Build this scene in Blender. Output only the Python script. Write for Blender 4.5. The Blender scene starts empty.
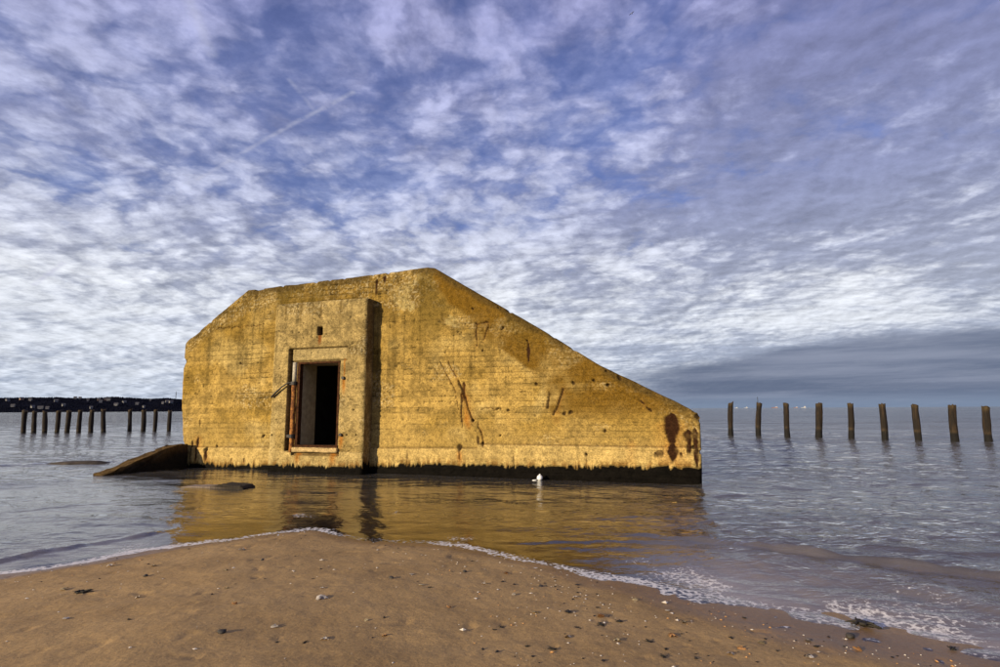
import bpy, bmesh, math, random
import numpy as np
from mathutils import Vector, Matrix

# ------------------------------------------------------------------ camera
scn = bpy.context.scene
C = scn.collection
CAM_H, PITCH, ROLL = 1.6, math.radians(7.75), math.radians(-0.3)
cam = bpy.data.cameras.new('camera')
cam.sensor_width = 36.0
cam.lens = 36.0 * 0.555
cam.clip_start = 0.05
cam.clip_end = 30000
cam_o = bpy.data.objects.new('camera', cam)
C.objects.link(cam_o)
_f = Vector((0, math.cos(PITCH), math.sin(PITCH)))
_u = Vector((0, -math.sin(PITCH), math.cos(PITCH)))
_x = Vector((1, 0, 0))
_r = _x * math.cos(ROLL) + _u * math.sin(ROLL)
_v = _u * math.cos(ROLL) - _x * math.sin(ROLL)
_m = Matrix((( _r.x, _v.x, -_f.x, 0), (_r.y, _v.y, -_f.y, 0), (_r.z, _v.z, -_f.z, CAM_H), (0, 0, 0, 1)))
cam_o.matrix_world = _m
scn.camera = cam_o

scn.view_settings.view_transform = 'Standard'
scn.view_settings.look = 'None'
scn.view_settings.gamma = 1.0
scn.view_settings.exposure = 0.4
scn.cycles.use_denoising = True
scn.cycles.max_bounces = 6
scn.cycles.transparent_max_bounces = 8
scn.cycles.caustics_reflective = False
scn.cycles.caustics_refractive = False

SUN_EL = math.radians(14.0)
SUN_AZ = math.radians(180 + 51.0)          # clockwise from +Y


# ------------------------------------------------------------------ node helper
class G:
    def __init__(s, tree):
        s.t = tree
        tree.nodes.clear()

    def n(s, typ, **kw):
        nd = s.t.nodes.new(typ)
        for k, v in kw.items():
            setattr(nd, k, v)
        return nd

    def put(s, sock, v):
        if isinstance(v, bpy.types.NodeSocket):
            s.t.links.new(v, sock)
        elif v is not None:
            if hasattr(sock, 'default_value') and hasattr(sock.default_value, '__len__') and not hasattr(v, '__len__'):
                v = [v] * len(sock.default_value)
            if hasattr(v, '__len__') and len(v) == 3 and len(sock.default_value) == 4:
                v = (*v, 1)
            sock.default_value = v

    def m(s, op, a, b=None, c=None, clamp=False):
        nd = s.n('ShaderNodeMath', operation=op, use_clamp=clamp)
        for i, v in enumerate((a, b, c)):
            s.put(nd.inputs[i], v)
        return nd.outputs[0]

    def vm(s, op, a, b=None, scale=None):
        nd = s.n('ShaderNodeVectorMath', operation=op)
        s.put(nd.inputs[0], a)
        if b is not None:
            s.put(nd.inputs[1], b)
        if scale is not None:
            s.put(nd.inputs['Scale'], scale)
        return nd.outputs['Value'] if op in ('DOT_PRODUCT', 'LENGTH', 'DISTANCE') else nd.outputs[0]

    def add(s, a, b): return s.m('ADD', a, b)
    def sub(s, a, b): return s.m('SUBTRACT', a, b)
    def mul(s, a, b): return s.m('MULTIPLY', a, b)

    def ss(s, x, lo, hi, a=0.0, b=1.0):
        nd = s.n('ShaderNodeMapRange', interpolation_type='SMOOTHSTEP')
        s.put(nd.inputs[0], x)
        for i, v in enumerate((lo, hi, a, b)):
            s.put(nd.inputs[i + 1], v)
        return nd.outputs[0]

    def noise(s, vec, scale, detail=4, rough=0.55, dist=0.0, lac=2.0, col=False):
        nd = s.n('ShaderNodeTexNoise')
        s.put(nd.inputs['Vector'], vec)
        s.put(nd.inputs['Scale'], scale)
        s.put(nd.inputs['Detail'], detail)
        s.put(nd.inputs['Roughness'], rough)
        s.put(nd.inputs['Distortion'], dist)
        s.put(nd.inputs['Lacunarity'], lac)
        return nd.outputs[1 if col else 0]

    def mix(s, fac, a, b, mode='MIX'):
        nd = s.n('ShaderNodeMix', data_type='RGBA', blend_type=mode)
        s.put(nd.inputs[0], fac)
        s.put(nd.inputs[6], a)
        s.put(nd.inputs[7], b)
        return nd.outputs[2]

    def ramp(s, fac, stops):
        nd = s.n('ShaderNodeValToRGB')
        s.put(nd.inputs[0], fac)
        el = nd.color_ramp.elements
        while len(el) < len(stops):
            el.new(0.5)
        for e, (p, c) in zip(el, stops):
            e.position = p
            e.color = (*c, 1) if hasattr(c, '__len__') else (c, c, c, 1)
        return nd.outputs[0]

    def xyz(s, v):
        nd = s.n('ShaderNodeSeparateXYZ')
        s.put(nd.inputs[0], v)
        return nd.outputs

    def comb(s, x, y, z):
        nd = s.n('ShaderNodeCombineXYZ')
        for i, v in enumerate((x, y, z)):
            s.put(nd.inputs[i], v)
        return nd.outputs[0]

    def segment(s, p, a, b, w):
        """1 on the segment a-b of the plane, 0 at distance w"""
        ax, ay = a; bx, by = b
        dx, dy = bx - ax, by - ay
        l2 = dx * dx + dy * dy
        rel = s.vm('SUBTRACT', p, (ax, ay, 0))
        t = s.m('DIVIDE', s.vm('DOT_PRODUCT', rel, (dx, dy, 0)), l2, clamp=True)
        q = s.vm('SUBTRACT', rel, s.vm('SCALE', (dx, dy, 0), scale=t))
        return s.ss(s.vm('LENGTH', q), 0.0, w, 1.0, 0.0), t


# ------------------------------------------------------------------ sky
def build_world():
    w = bpy.data.worlds.new('World')
    scn.world = w
    w.use_nodes = True
    g = G(w.node_tree)
    STR = 0.1
    sky = g.n('ShaderNodeTexSky', sky_type='NISHITA')
    sky.sun_disc = False
    sky.sun_elevation = SUN_EL
    sky.sun_rotation = SUN_AZ
    sky.air_density = 1.0
    sky.dust_density = 0.6
    sky.ozone_density = 2.5
    tc = g.n('ShaderNodeTexCoord')
    d = g.vm('NORMALIZE', tc.outputs['Generated'])
    x, y, z = g.xyz(d)
    z = g.m('MAXIMUM', z, 0.0)
    den = g.add(z, 0.15)
    p = g.comb(g.m('DIVIDE', x, den), g.m('DIVIDE', y, den), 0.0)
    az = g.m('ARCTAN2', x, y)
    # domain warp
    wob = g.vm('SUBTRACT', g.noise(p, 0.9, 3, 0.5, col=True), (0.5, 0.5, 0.5))
    pw = g.vm('ADD', p, g.vm('SCALE', wob, scale=0.30))
    big = g.noise(g.vm('ADD', p, (3.1, 7.7, 0)), 0.62, 3, 0.5)
    big2 = g.noise(g.vm('ADD', p, (13.1, 2.2, 0)), 0.95, 4, 0.55)
    mid = g.noise(pw, 2.7, 7, 0.64)
    # relief: the same layer sampled a step towards the sun
    mid_s = g.noise(g.vm('ADD', pw, (-0.03, -0.02, 0)), 2.7, 7, 0.64)
    pn = g.vm('ADD', pw, g.vm('SCALE', g.vm('SUBTRACT', g.noise(p, 7.0, 4, 0.6, col=True), (0.5, 0.5, 0.5)), scale=0.16))
    vo = g.n('ShaderNodeTexVoronoi', feature='SMOOTH_F1', voronoi_dimensions='2D')
    g.put(vo.inputs['Vector'], pn)
    for nm, v in (('Scale', 6.0), ('Detail', 2.5), ('Roughness', 0.6), ('Smoothness', 0.35)):
        g.put(vo.inputs[nm], v)
    puff = g.sub(1.0, vo.outputs['Distance'])                    # altocumulus cells: rounded tops, thin seams
    streak = g.noise(g.vm('MULTIPLY', pw, (0.9, 2.0, 1.0)), 1.5, 8, 0.66)
    near = g.ss(z, 0.06, 0.30, 0.5, 1.0)
    puffc = g.mul(g.sub(puff, 0.60), near)
    relief = g.add(g.mul(g.sub(mid, mid_s), 2.5), g.mul(puffc, 0.17))

    def blob(cx, cy, r, a):
        return g.ss(g.vm('DISTANCE', p, (cx, cy, 0)), 0.0, r, a, 0.0)
    # coverage, thinner in a few gaps
    cov = g.add(g.add(g.mul(big, 0.75), g.mul(mid, 0.85)), g.mul(puffc, 0.38))
    cov = g.add(cov, g.mul(streak, 0.25))
    cov = g.add(cov, g.ss(z, 0.18, 0.42, 0.34, 0.0))
    cov = g.add(cov, g.ss(az, 0.25, 0.75, 0.0, 0.22))
    for bl in ((0.30, 1.12, 0.40, -0.22), (-0.45, 1.30, 0.45, -0.20), (-1.30, 1.52, 0.36, -0.22), (-0.42, 1.00, 0.3, -0.14), (0.15, 1.35, 0.35, -0.1)):
        cov = g.add(cov, blob(*bl))
    alpha = g.add(0.42, g.mul(g.ss(cov, 0.42, 0.92), 0.58))
    # colours (x10 because the background strength is 0.1)
    blue = g.mix(1.0, sky.outputs[0], (0.60, 0.67, 1.16), 'MULTIPLY')
    lit = g.ramp(z, [(0.0, (0.42, 0.475, 0.57)), (0.07, (0.57, 0.605, 0.67)), (0.20, (0.635, 0.66, 0.715)),
                     (0.34, (0.43, 0.46, 0.61)), (0.60, (0.315, 0.33, 0.545))])
    dark = g.ramp(z, [(0.0, (0.27, 0.32, 0.42)), (0.18, (0.28, 0.31, 0.41)), (0.35, (0.20, 0.225, 0.375)),
                      (0.6, (0.16, 0.175, 0.345))])
    thick = g.add(g.add(g.mul(big2, 0.75), g.mul(mid, 0.62)), g.mul(streak, 0.62))
    thick = g.add(thick, g.ss(az, -0.1, 0.60, -0.17, 0.07))
    thick = g.add(thick, blob(0.95, 1.70, 0.6, 0.16))
    thick = g.sub(thick, blob(1.85, 2.75, 0.9, 0.45))
    thick = g.sub(thick, g.add(g.mul(relief, 0.40), g.mul(g.add(puffc, 0.12), 0.24)))
    dk = g.ss(thick, 0.74, 1.18)
    cloud = g.mix(g.mul(dk, 0.92), lit, dark)
    cloud = g.mix(1.0, cloud, g.comb(*[g.add(1.0, g.mul(relief, 0.72))] * 3), 'MULTIPLY')
    cloud10 = g.vm('SCALE', cloud, scale=1.0 / STR)
    col = g.mix(alpha, blue, cloud10)
    # contrails lying in the same layer
    tot = None
    for a, b, wd, st in (((-0.93, 1.62), (-0.36, 1.265), 0.012, 0.42), ((-0.495, 1.21), (-0.470, 1.345), 0.010, 0.22),
                         ((-0.59, 0.92), (-0.628, 1.12), 0.020, 0.30), ((-1.99, 2.319), (-1.72, 2.13), 0.02, 0.6),
                         ((-0.55, 1.25), (-0.40, 1.20), 0.02, 0.0)):
        mk, t = g.segment(g.vm('ADD', p, g.vm('SCALE', wob, scale=0.03)), a, b, wd)
        br = g.ss(g.noise(p, 22, 3, 0.6), 0.25, 0.6)
        mk = g.mul(g.mul(mk, st), br)
        tot = mk if tot is None else g.m('MAXIMUM', tot, mk)
    col = g.mix(tot, col, [v / STR for v in (0.42, 0.43, 0.54)])
    # low stratus bank over the open sea, long thin layers
    lay = g.comb(g.mul(az, 1.6), g.mul(z, 26.0), 0.0)
    ln = g.noise(lay, 1.6, 6, 0.55, 0.3)
    top = g.add(g.ss(az, 0.05, 0.75, 0.060, 0.112), g.mul(g.sub(g.noise(g.comb(az, 0, 0), 3.0, 4, 0.5), 0.5), 0.045))
    inb = g.ss(g.sub(top, z), -0.006, 0.016)
    inb = g.mul(inb, g.ss(az, 0.12, 0.34))
    bankc = g.mix(g.ss(ln, 0.34, 0.70), (0.085, 0.11, 0.175), (0.19, 0.215, 0.29))
    bankc = g.mix(g.ss(z, 0.0, 0.03), (0.14, 0.185, 0.27), bankc)
    col = g.mix(g.mul(inb, 0.93), col, g.vm('SCALE', bankc, scale=1.0 / STR))
    bg = g.n('ShaderNodeBackground')
    g.put(bg.inputs[0], col)
    bg.inputs[1].default_value = STR
    out = g.n('ShaderNodeOutputWorld')
    w.node_tree.links.new(bg.outputs[0], out.inputs[0])


build_world()

sun = bpy.data.lights.new('sun', 'SUN')
sun.energy = 5.0
sun.angle = math.radians(0.6)
sun.color = (1.0, 0.83, 0.56)
sun_o = bpy.data.objects.new('sun', sun)
C.objects.link(sun_o)
to_sun = Vector((math.sin(SUN_AZ) * math.cos(SUN_EL), math.cos(SUN_AZ) * math.cos(SUN_EL), math.sin(SUN_EL)))
sun_o.rotation_euler = to_sun.to_track_quat('Z', 'Y').to_euler()
sun_o.location = (-20, -20, 20)

# ------------------------------------------------------------------ numpy noise
def _hash(ix, iy, seed):
    h = (ix.astype(np.int64) * 374761393 + iy.astype(np.int64) * 668265263 + seed * 974634211) & 0xFFFFFFFF
    h = ((h ^ (h >> 13)) * 1274126177) & 0xFFFFFFFF
    return ((h ^ (h >> 16)) & 0xFFFFFF) / float(0xFFFFFF)


def vn(x, y, seed=0):
    x = np.asarray(x, float); y = np.asarray(y, float) + x * 0
    ix, iy = np.floor(x), np.floor(y)
    fx, fy = x - ix, y - iy
    fx = fx * fx * (3 - 2 * fx); fy = fy * fy * (3 - 2 * fy)
    a, b = _hash(ix, iy, seed), _hash(ix + 1, iy, seed)
    c, d = _hash(ix, iy + 1, seed), _hash(ix + 1, iy + 1, seed)
    return (a * (1 - fx) + b * fx) * (1 - fy) + (c * (1 - fx) + d * fx) * fy


def fbm(x, y, seed=0, octv=4, gain=0.5):
    t, amp, tot = 0, 1.0, 0
    for o in range(octv):
        t = t + amp * vn(x * 2 ** o + 17.3 * o, y * 2 ** o + 9.1 * o, seed + o)
        tot += amp
        amp *= gain
    return t / tot


def sst(x, a, b):
    t = np.clip((x - a) / (b - a), 0, 1)
    return t * t * (3 - 2 * t)


# ------------------------------------------------------------------ object helpers
def tag(o, label=None, cat=None, group=None, kind=None):
    if label: o['label'] = label
    if cat: o['category'] = cat
    if group: o['group'] = group
    if kind: o['kind'] = kind
    return o


def empty(name, loc=(0, 0, 0), rz=0.0):
    o = bpy.data.objects.new(name, None)
    C.objects.link(o)
    o.location = loc
    o.rotation_euler = (0, 0, rz)
    return o


def link(name, me, mat, parent=None):
    if mat is not None and not me.materials:
        me.materials.append(mat)
    o = bpy.data.objects.new(name, me)
    C.objects.link(o)
    o.parent = parent
    return o


def np_mesh(name, verts, faces, smooth=True):
    """verts (n,3); faces (m,4) or (m,3) int arrays"""
    me = bpy.data.meshes.new(name)
    verts = np.asarray(verts, np.float32)
    faces = np.asarray(faces, np.int32)
    k = faces.shape[1]
    me.vertices.add(len(verts))
    me.vertices.foreach_set('co', verts.ravel())
    me.loops.add(faces.size)
    me.loops.foreach_set('vertex_index', faces.ravel())
    me.polygons.add(len(faces))
    me.polygons.foreach_set('loop_start', np.arange(0, faces.size, k, dtype=np.int32))
    me.polygons.foreach_set('loop_total', np.full(len(faces), k, np.int32))
    me.polygons.foreach_set('use_smooth', np.full(len(faces), smooth))
    me.update(calc_edges=True)
    me.validate()
    return me


def set_col(me, name, rgb):
    a = me.color_attributes.new(name, 'FLOAT_COLOR', 'POINT')
    c = np.ones((len(me.vertices), 4), np.float32)
    c[:, :3] = rgb
    a.data.foreach_set('color', c.ravel())


def set_f(me, name, v):
    a = me.attributes.new(name, 'FLOAT', 'POINT')
    a.data.foreach_set('value', np.asarray(v, np.float32).ravel())


def grid_faces(nu, nv, keep=None, flip=False):
    """vertex index = i*nv + j"""
    i, j = np.meshgrid(np.arange(nu - 1), np.arange(nv - 1), indexing='ij')
    a = i * nv + j
    f = np.stack([a, a + nv, a + nv + 1, a + 1], -1)
    if flip: f = f[..., ::-1]
    if keep is not None: f = f[keep]
    return f.reshape(-1, 4)


def bm_mesh(name, bm, smooth=False):
    me = bpy.data.meshes.new(name)
    bmesh.ops.recalc_face_normals(bm, faces=bm.faces)
    bm.to_mesh(me)
    bm.free()
    if smooth:
        me.polygons.foreach_set('use_smooth', np.ones(len(me.polygons), bool))
    return me


def box_bm(bm, lo, hi, bev=0.0):
    lo, hi = Vector(lo), Vector(hi)
    r = bmesh.ops.create_cube(bm, size=1.0)
    for v in r['verts']:
        v.co = Vector([(lo[k] + hi[k]) / 2 + v.co[k] * (hi[k] - lo[k]) for k in range(3)])
    if bev:
        es = list({e for v in r['verts'] for e in v.link_edges})
        bmesh.ops.bevel(bm, geom=es, offset=bev, segments=1, affect='EDGES')


def tube_bm(bm, pts, radii, seg=10, rng=None, jit=0.0, cap=True):
    rings = []
    pts = [Vector(p) for p in pts]
    for i, p in enumerate(pts):
        d = (pts[min(i + 1, len(pts) - 1)] - pts[max(i - 1, 0)]).normalized()
        ref = Vector((0, 0, 1)) if abs(d.z) < 0.9 else Vector((0, 1, 0))
        a = d.cross(ref).normalized(); b = d.cross(a).normalized()
        ring = []
        for k in range(seg):
            t = 2 * math.pi * k / seg
            r = radii[i] * (1 + (rng.uniform(-jit, jit) if rng else 0))
            ring.append(bm.verts.new(p + a * math.cos(t) * r + b * math.sin(t) * r))
        rings.append(ring)
    for r0, r1 in zip(rings, rings[1:]):
        for k in range(seg):
            bm.faces.new((r0[k], r0[(k + 1) % seg], r1[(k + 1) % seg], r1[k]))
    if cap:
        bm.faces.new(rings[0][::-1])
        bm.faces.new(rings[-1])
    return rings


# ------------------------------------------------------------------ materials
def new_mat(name):
    m = bpy.data.materials.new(name)
    m.use_nodes = True
    g = G(m.node_tree)
    out = g.n('ShaderNodeOutputMaterial')
    return m, g, out


def finish(g, out, col, rough=0.9, bump=None, bstr=0.3, bdist=0.01, spec=0.3, metal=0.0):
    b = g.n('ShaderNodeBsdfPrincipled')
    g.put(b.inputs['Base Color'], col)
    g.put(b.inputs['Roughness'], rough)
    g.put(b.inputs['Specular IOR Level'], spec)
    g.put(b.inputs['Metallic'], metal)
    if bump is not None:
        bn = g.n('ShaderNodeBump')
        g.put(bn.inputs['Height'], bump)
        bn.inputs['Strength'].default_value = bstr
        bn.inputs['Distance'].default_value = bdist
        g.t.links.new(bn.outputs[0], b.inputs['Normal'])
    g.t.links.new(b.outputs[0], out.inputs[0])
    return b


def mat_concrete():
    m, g, out = new_mat('weathered_concrete')
    at = g.n('ShaderNodeAttribute', attribute_name='col')
    tc = g.n('ShaderNodeTexCoord').outputs['Object']
    n1 = g.noise(tc, 38, 3, 0.7)
    n2 = g.noise(tc, 9, 5, 0.65)
    c = g.mix(1.0, at.outputs[0], g.ramp(n1, [(0.28, 0.42), (0.5, 1.0), (0.72, 1.55)]), 'MULTIPLY')
    c = g.mix(1.0, c, g.ramp(n2, [(0.3, 0.62), (0.5, 1.0), (0.7, 1.28)]), 'MULTIPLY')
    wet = g.n('ShaderNodeAttribute', attribute_name='wet').outputs['Fac']
    h = g.add(g.mul(n1, 0.7), n2)
    finish(g, out, c, g.ss(wet, 0, 1, 0.93, 0.75), h, 0.6, 0.02, 0.04)
    return m


def mat_plain(name, col, rough=0.85, var=0.35, scale=12, bstr=0.4, bdist=0.01, spec=0.3, metal=0.0, col2=None):
    m, g, out = new_mat(name)
    tc = g.n('ShaderNodeTexCoord').outputs['Object']
    n = g.noise(tc, scale, 5, 0.65)
    lo = [c * (1 - var) for c in col]; hi = [c * (1 + var) for c in col]
    if col2: hi = col2
    c = g.ramp(n, [(0.3, lo), (0.7, hi)])
    finish(g, out, c, rough, n, bstr, bdist, spec, metal)
    return m


def mat_rust():
    m, g, out = new_mat('rusted_steel')
    tc = g.n('ShaderNodeTexCoord').outputs['Object']
    n = g.noise(tc, 14, 6, 0.7)
    c = g.ramp(n, [(0.3, (0.025, 0.012, 0.008)), (0.45, (0.13, 0.045, 0.012)), (0.58, (0.36, 0.15, 0.03)), (0.72, (0.45, 0.25, 0.08))])
    finish(g, out, c, 0.85, n, 0.6, 0.01, 0.3)
    return m


def mat_sand():
    m, g, out = new_mat('beach_sand')
    tc = g.n('ShaderNodeTexCoord').outputs['Object']
    wet = g.n('ShaderNodeAttribute', attribute_name='wet').outputs['Fac']
    grain = g.noise(tc, 420, 2, 0.6)
    mid = g.noise(tc, 34, 4, 0.6)
    big = g.noise(tc, 1.3, 4, 0.6)
    c = g.ramp(big, [(0.3, (0.295, 0.186, 0.076)), (0.7, (0.415, 0.268, 0.113))])
    c = g.mix(1.0, c, g.ramp(grain, [(0.25, 0.45), (0.5, 1.0), (0.75, 1.7)]), 'MULTIPLY')
    c = g.mix(1.0, c, g.ramp(mid, [(0.3, 0.82), (0.7, 1.15)]), 'MULTIPLY')
    c = g.mix(wet, c, g.mix(1.0, c, (0.56, 0.50, 0.44), 'MULTIPLY'))
    h = g.add(g.mul(grain, 0.25), mid)
    finish(g, out, c, g.ss(wet, 0.0, 1.0, 0.85, 0.42), h, 0.45, 0.012, g.ss(wet, 0, 1, 0.2, 0.5))
    return m


def mat_water():
    m, g, out = new_mat('sea_water')
    geo = g.n('ShaderNodeNewGeometry')
    pos = geo.outputs['Position']
    murk = g.n('ShaderNodeAttribute', attribute_name='murk').outputs['Fac']
    rip = g.n('ShaderNodeAttribute', attribute_name='ripple').outputs['Fac']
    pm = g.vm('MULTIPLY', pos, (0.75, 1.35, 1.0))
    n1 = g.noise(pm, 1.9, 4, 0.6, 0.3)
    n2 = g.noise(pm, 7.0, 3, 0.55, 0.2)
    n3 = g.noise(pm, 0.35, 3, 0.5)
    h = g.add(g.add(g.mul(n1, 0.10), g.mul(n2, 0.042)), g.mul(n3, 0.22))
    bn = g.n('ShaderNodeBump')
    bn.inputs['Distance'].default_value = 1.0
    band = g.ss(g.noise(g.vm('MULTIPLY', pos, (0.035, 0.20, 1.0)), 1.0, 4, 0.6), 0.36, 0.64, 0.55, 1.3)
    rip = g.mul(rip, band)
    g.put(bn.inputs['Height'], g.mul(h, rip))
    g.put(bn.inputs['Strength'], 1.0)
    fr = g.n('ShaderNodeFresnel')
    fr.inputs[0].default_value = 2.0
    g.t.links.new(bn.outputs[0], fr.inputs['Normal'])
    gl = g.n('ShaderNodeBsdfGlossy')
    g.put(gl.inputs['Color'], (1.0, 0.98, 0.93))
    gl.inputs['Roughness'].default_value = 0.05
    g.t.links.new(bn.outputs[0], gl.inputs['Normal'])
    tr = g.n('ShaderNodeBsdfTransparent')
    g.put(tr.inputs['Color'], (0.95, 0.80, 0.46))
    df = g.n('ShaderNodeBsdfDiffuse')
    silt = g.n('ShaderNodeAttribute', attribute_name='silt').outputs['Fac']
    g.put(df.inputs['Color'], g.mix(silt, (0.092, 0.088, 0.080), (0.50, 0.415, 0.345)))
    mx = g.n('ShaderNodeMixShader')
    g.put(mx.inputs[0], murk)
    g.t.links.new(tr.outputs[0], mx.inputs[1])
    g.t.links.new(df.outputs[0], mx.inputs[2])
    m2 = g.n('ShaderNodeMixShader')
    g.t.links.new(fr.outputs[0], m2.inputs[0])
    g.t.links.new(mx.outputs[0], m2.inputs[1])
    g.t.links.new(gl.outputs[0], m2.inputs[2])
    # foam: lacy patches where the 'foam' weight lets the cells through
    fm = g.n('ShaderNodeAttribute', attribute_name='foam').outputs['Fac']
    vo = g.n('ShaderNodeTexVoronoi', feature='DISTANCE_TO_EDGE')
    g.put(vo.inputs['Vector'], g.vm('ADD', pos, g.vm('SCALE', g.noise(pos, 9, 3, 0.6, col=True), scale=0.10)))
    vo.inputs['Scale'].default_value = 13
    lace = g.sub(g.noise(pos, 26, 4, 0.65), g.mul(vo.outputs['Distance'], 0.75))
    fa = g.ss(g.add(lace, fm), 0.88, 1.12)
    fd = g.n('ShaderNodeBsdfDiffuse')
    g.put(fd.inputs['Color'], (0.66, 0.63, 0.60))
    m3 = g.n('ShaderNodeMixShader')
    g.put(m3.inputs[0], g.mul(fa, 0.92))
    g.t.links.new(m2.outputs[0], m3.inputs[1])
    g.t.links.new(fd.outputs[0], m3.inputs[2])
    g.t.links.new(m3.outputs[0], out.inputs[0])
    return m


def mat_wood():
    m, g, out = new_mat('weathered_timber')
    at = g.n('ShaderNodeAttribute', attribute_name='col')
    tc = g.n('ShaderNodeTexCoord').outputs['Object']
    st = g.vm('MULTIPLY', tc, (1, 1, 0.12))
    n = g.noise(st, 22, 4, 0.65)
    c = g.mix(1.0, at.outputs[0], g.ramp(n, [(0.3, 0.5), (0.5, 1.0), (0.72, 1.6)]), 'MULTIPLY')
    finish(g, out, c, 0.85, n, 0.8, 0.03, 0.3)
    return m


M_CON = mat_concrete()
M_RUST = mat_rust()
M_FRAME = mat_plain('dark_rusted_frame', (0.026, 0.014, 0.008), 0.9, 0.6, 16, 0.5, 0.01, 0.08, 0.0, (0.085, 0.034, 0.014))
M_SAND = mat_sand()
M_WATER = mat_water()
M_WOOD = mat_wood()
M_INSIDE = mat_plain('shade_toned_interior_concrete', (0.035, 0.034, 0.032), 0.95, 0.4, 3)  # interior shade put into the colour as near-black concrete
M_REVEAL = mat_plain('grey_reveal_concrete', (0.30, 0.25, 0.16), 0.95, 0.3, 7)
M_WET = mat_plain('wet_dark_concrete', (0.06, 0.045, 0.026), 0.7, 0.7, 6, 0.6, 0.03)
M_FOAM = mat_plain('sea_foam', (0.62, 0.60, 0.58), 0.75, 0.25, 60, 0.5, 0.004)
M_PAINTED = mat_plain('chalky_painted_iron', (0.36, 0.32, 0.24), 0.8, 0.4, 18)
M_FLOAT = mat_plain('white_float', (0.75, 0.76, 0.78), 0.5, 0.12, 10)
M_FLOATD = mat_plain('float_cord', (0.10, 0.10, 0.11), 0.7, 0.2, 20)
M_WEED = mat_plain('dark_seaweed', (0.018, 0.015, 0.010), 0.6, 0.6, 40)
M_SHELLW = mat_plain('white_shell', (0.62, 0.55, 0.44), 0.5, 0.2, 60)
M_SHELLO = mat_plain('orange_shell', (0.52, 0.27, 0.09), 0.5, 0.3, 60)
M_SHELLG = mat_plain('ochre_shell', (0.45, 0.36, 0.20), 0.55, 0.3, 60)
M_PEBBLE = mat_plain('dark_pebble', (0.045, 0.038, 0.030), 0.6, 0.5, 50)
M_HILL = mat_plain('wooded_hillside', (0.008, 0.009, 0.015), 1.0, 0.4, 0.02, 0, 0.01, 0.0)
M_TREES = mat_plain('bare_winter_woods', (0.0075, 0.0085, 0.0150), 1.0, 0.4, 0.03, 0, 0.01, 0.0)
M_HWALL = mat_plain('pale_house_wall', (0.17, 0.17, 0.175), 0.8, 0.15, 0.2, 0)
M_HROOF = mat_plain('grey_house_roof', (0.09, 0.085, 0.085), 0.8, 0.2, 0.2, 0)
M_HBRICK = mat_plain('tan_house_wall', (0.24, 0.16, 0.12), 0.8, 0.15, 0.2, 0)
M_MAST = mat_plain('dark_steel', (0.025, 0.021, 0.019), 0.6, 0.2, 5)
M_HULLR = mat_plain('red_hull', (0.20, 0.09, 0.07), 0.6, 0.2, 0.1, 0)
M_HULLW = mat_plain('white_hull', (0.34, 0.34, 0.36), 0.6, 0.1, 0.1, 0)
M_GULL = mat_plain('gull_feathers', (0.55, 0.55, 0.57), 0.8, 0.15, 10, 0)
M_GULLD = mat_plain('gull_wing_grey', (0.10, 0.10, 0.11), 0.8, 0.2, 10, 0)

# ------------------------------------------------------------------ beach and sea bed
SHORE = np.array([(-260, -200), (-60, -48), (-14, -3.0), (-7.2, 3.75), (-4.93, 5.72), (-4.40, 6.21), (-3.92, 6.86), (-3.35, 7.15), (-2.8, 7.64),
                  (-2.52, 7.80), (-2.03, 7.28), (-1.48, 7.05), (-0.61, 6.93), (-0.01, 6.37), (0.49, 5.90), (0.93, 5.49), (1.34, 5.25),
                  (1.64, 4.86), (1.98, 4.52), (2.42, 4.15), (2.76, 3.91), (3.08, 3.68), (5.5, 1.9), (14, -5), (60, -48), (260, -200)], float)


def smooth_poly(P, it=2):
    for _ in range(it):
        Q = [P[0]]
        for a, b in zip(P, P[1:]):
            Q += [a * 0.75 + b * 0.25, a * 0.25 + b * 0.75]
        Q.append(P[-1])
        P = np.array(Q)
    return P


SH = smooth_poly(SHORE, 2)


def shore_dist(x, y):
    """signed distance to the waterline, + on the sand"""
    x = np.asarray(x, float); y = np.asarray(y, float)
    best = np.full(x.shape, 1e9)
    for a, b in zip(SH, SH[1:]):
        dx, dy = b - a
        t = np.clip(((x - a[0]) * dx + (y - a[1]) * dy) / (dx * dx + dy * dy), 0, 1)
        dd = np.hypot(x - a[0] - t * dx, y - a[1] - t * dy)
        best = np.minimum(best, dd)
    sgn = np.where(y < np.interp(x, SH[:, 0], SH[:, 1]), 1.0, -1.0)
    return best * sgn


def sand_z(x, y, s=None, fine=True):
    x = np.asarray(x, float); y = np.asarray(y, float)
    if s is None: s = shore_dist(x, y)
    z = np.where(s > 0, 0.055 * s, 0.045 * s)
    z = np.where(s > 6, 0.33 + 0.03 * (s - 6), z)
    z = np.clip(z, -1.6, 3.5)
    land = sst(s, -0.3, 0.35)
    # long low swells of sand running obliquely, then lumps and small dimples
    q = 0.45 * x - 0.89 * y; r = 0.89 * x + 0.45 * y
    z = z + land * 0.050 * (fbm(r * 0.5, q * 1.6, 3, 3) - 0.5) * sst(s, 0.2, 1.5)
    if fine:
        z = z + land * 0.015 * (fbm(x * 4.5, y * 4.5, 11, 4) - 0.5)
        z = z + land * 0.008 * (fbm(x * 19, y * 19, 21, 3) - 0.5)
        pit = vn(x * 9, y * 9, 31)
        z = z - land * 0.010 * sst(pit, 0.86, 0.97)
    return z


def spaced(lo, hi, step, far, grow=1.18):
    core = np.arange(lo, hi + step / 2, step)
    out = [core]
    for sgn, start in ((1, core[-1]), (-1, core[0])):
        v, st, lst = start, step, []
        while abs(v) < far:
            st *= grow
            v += sgn * st
            lst.append(v)
        out.append(np.array(lst))
    return np.sort(np.concatenate(out))


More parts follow.
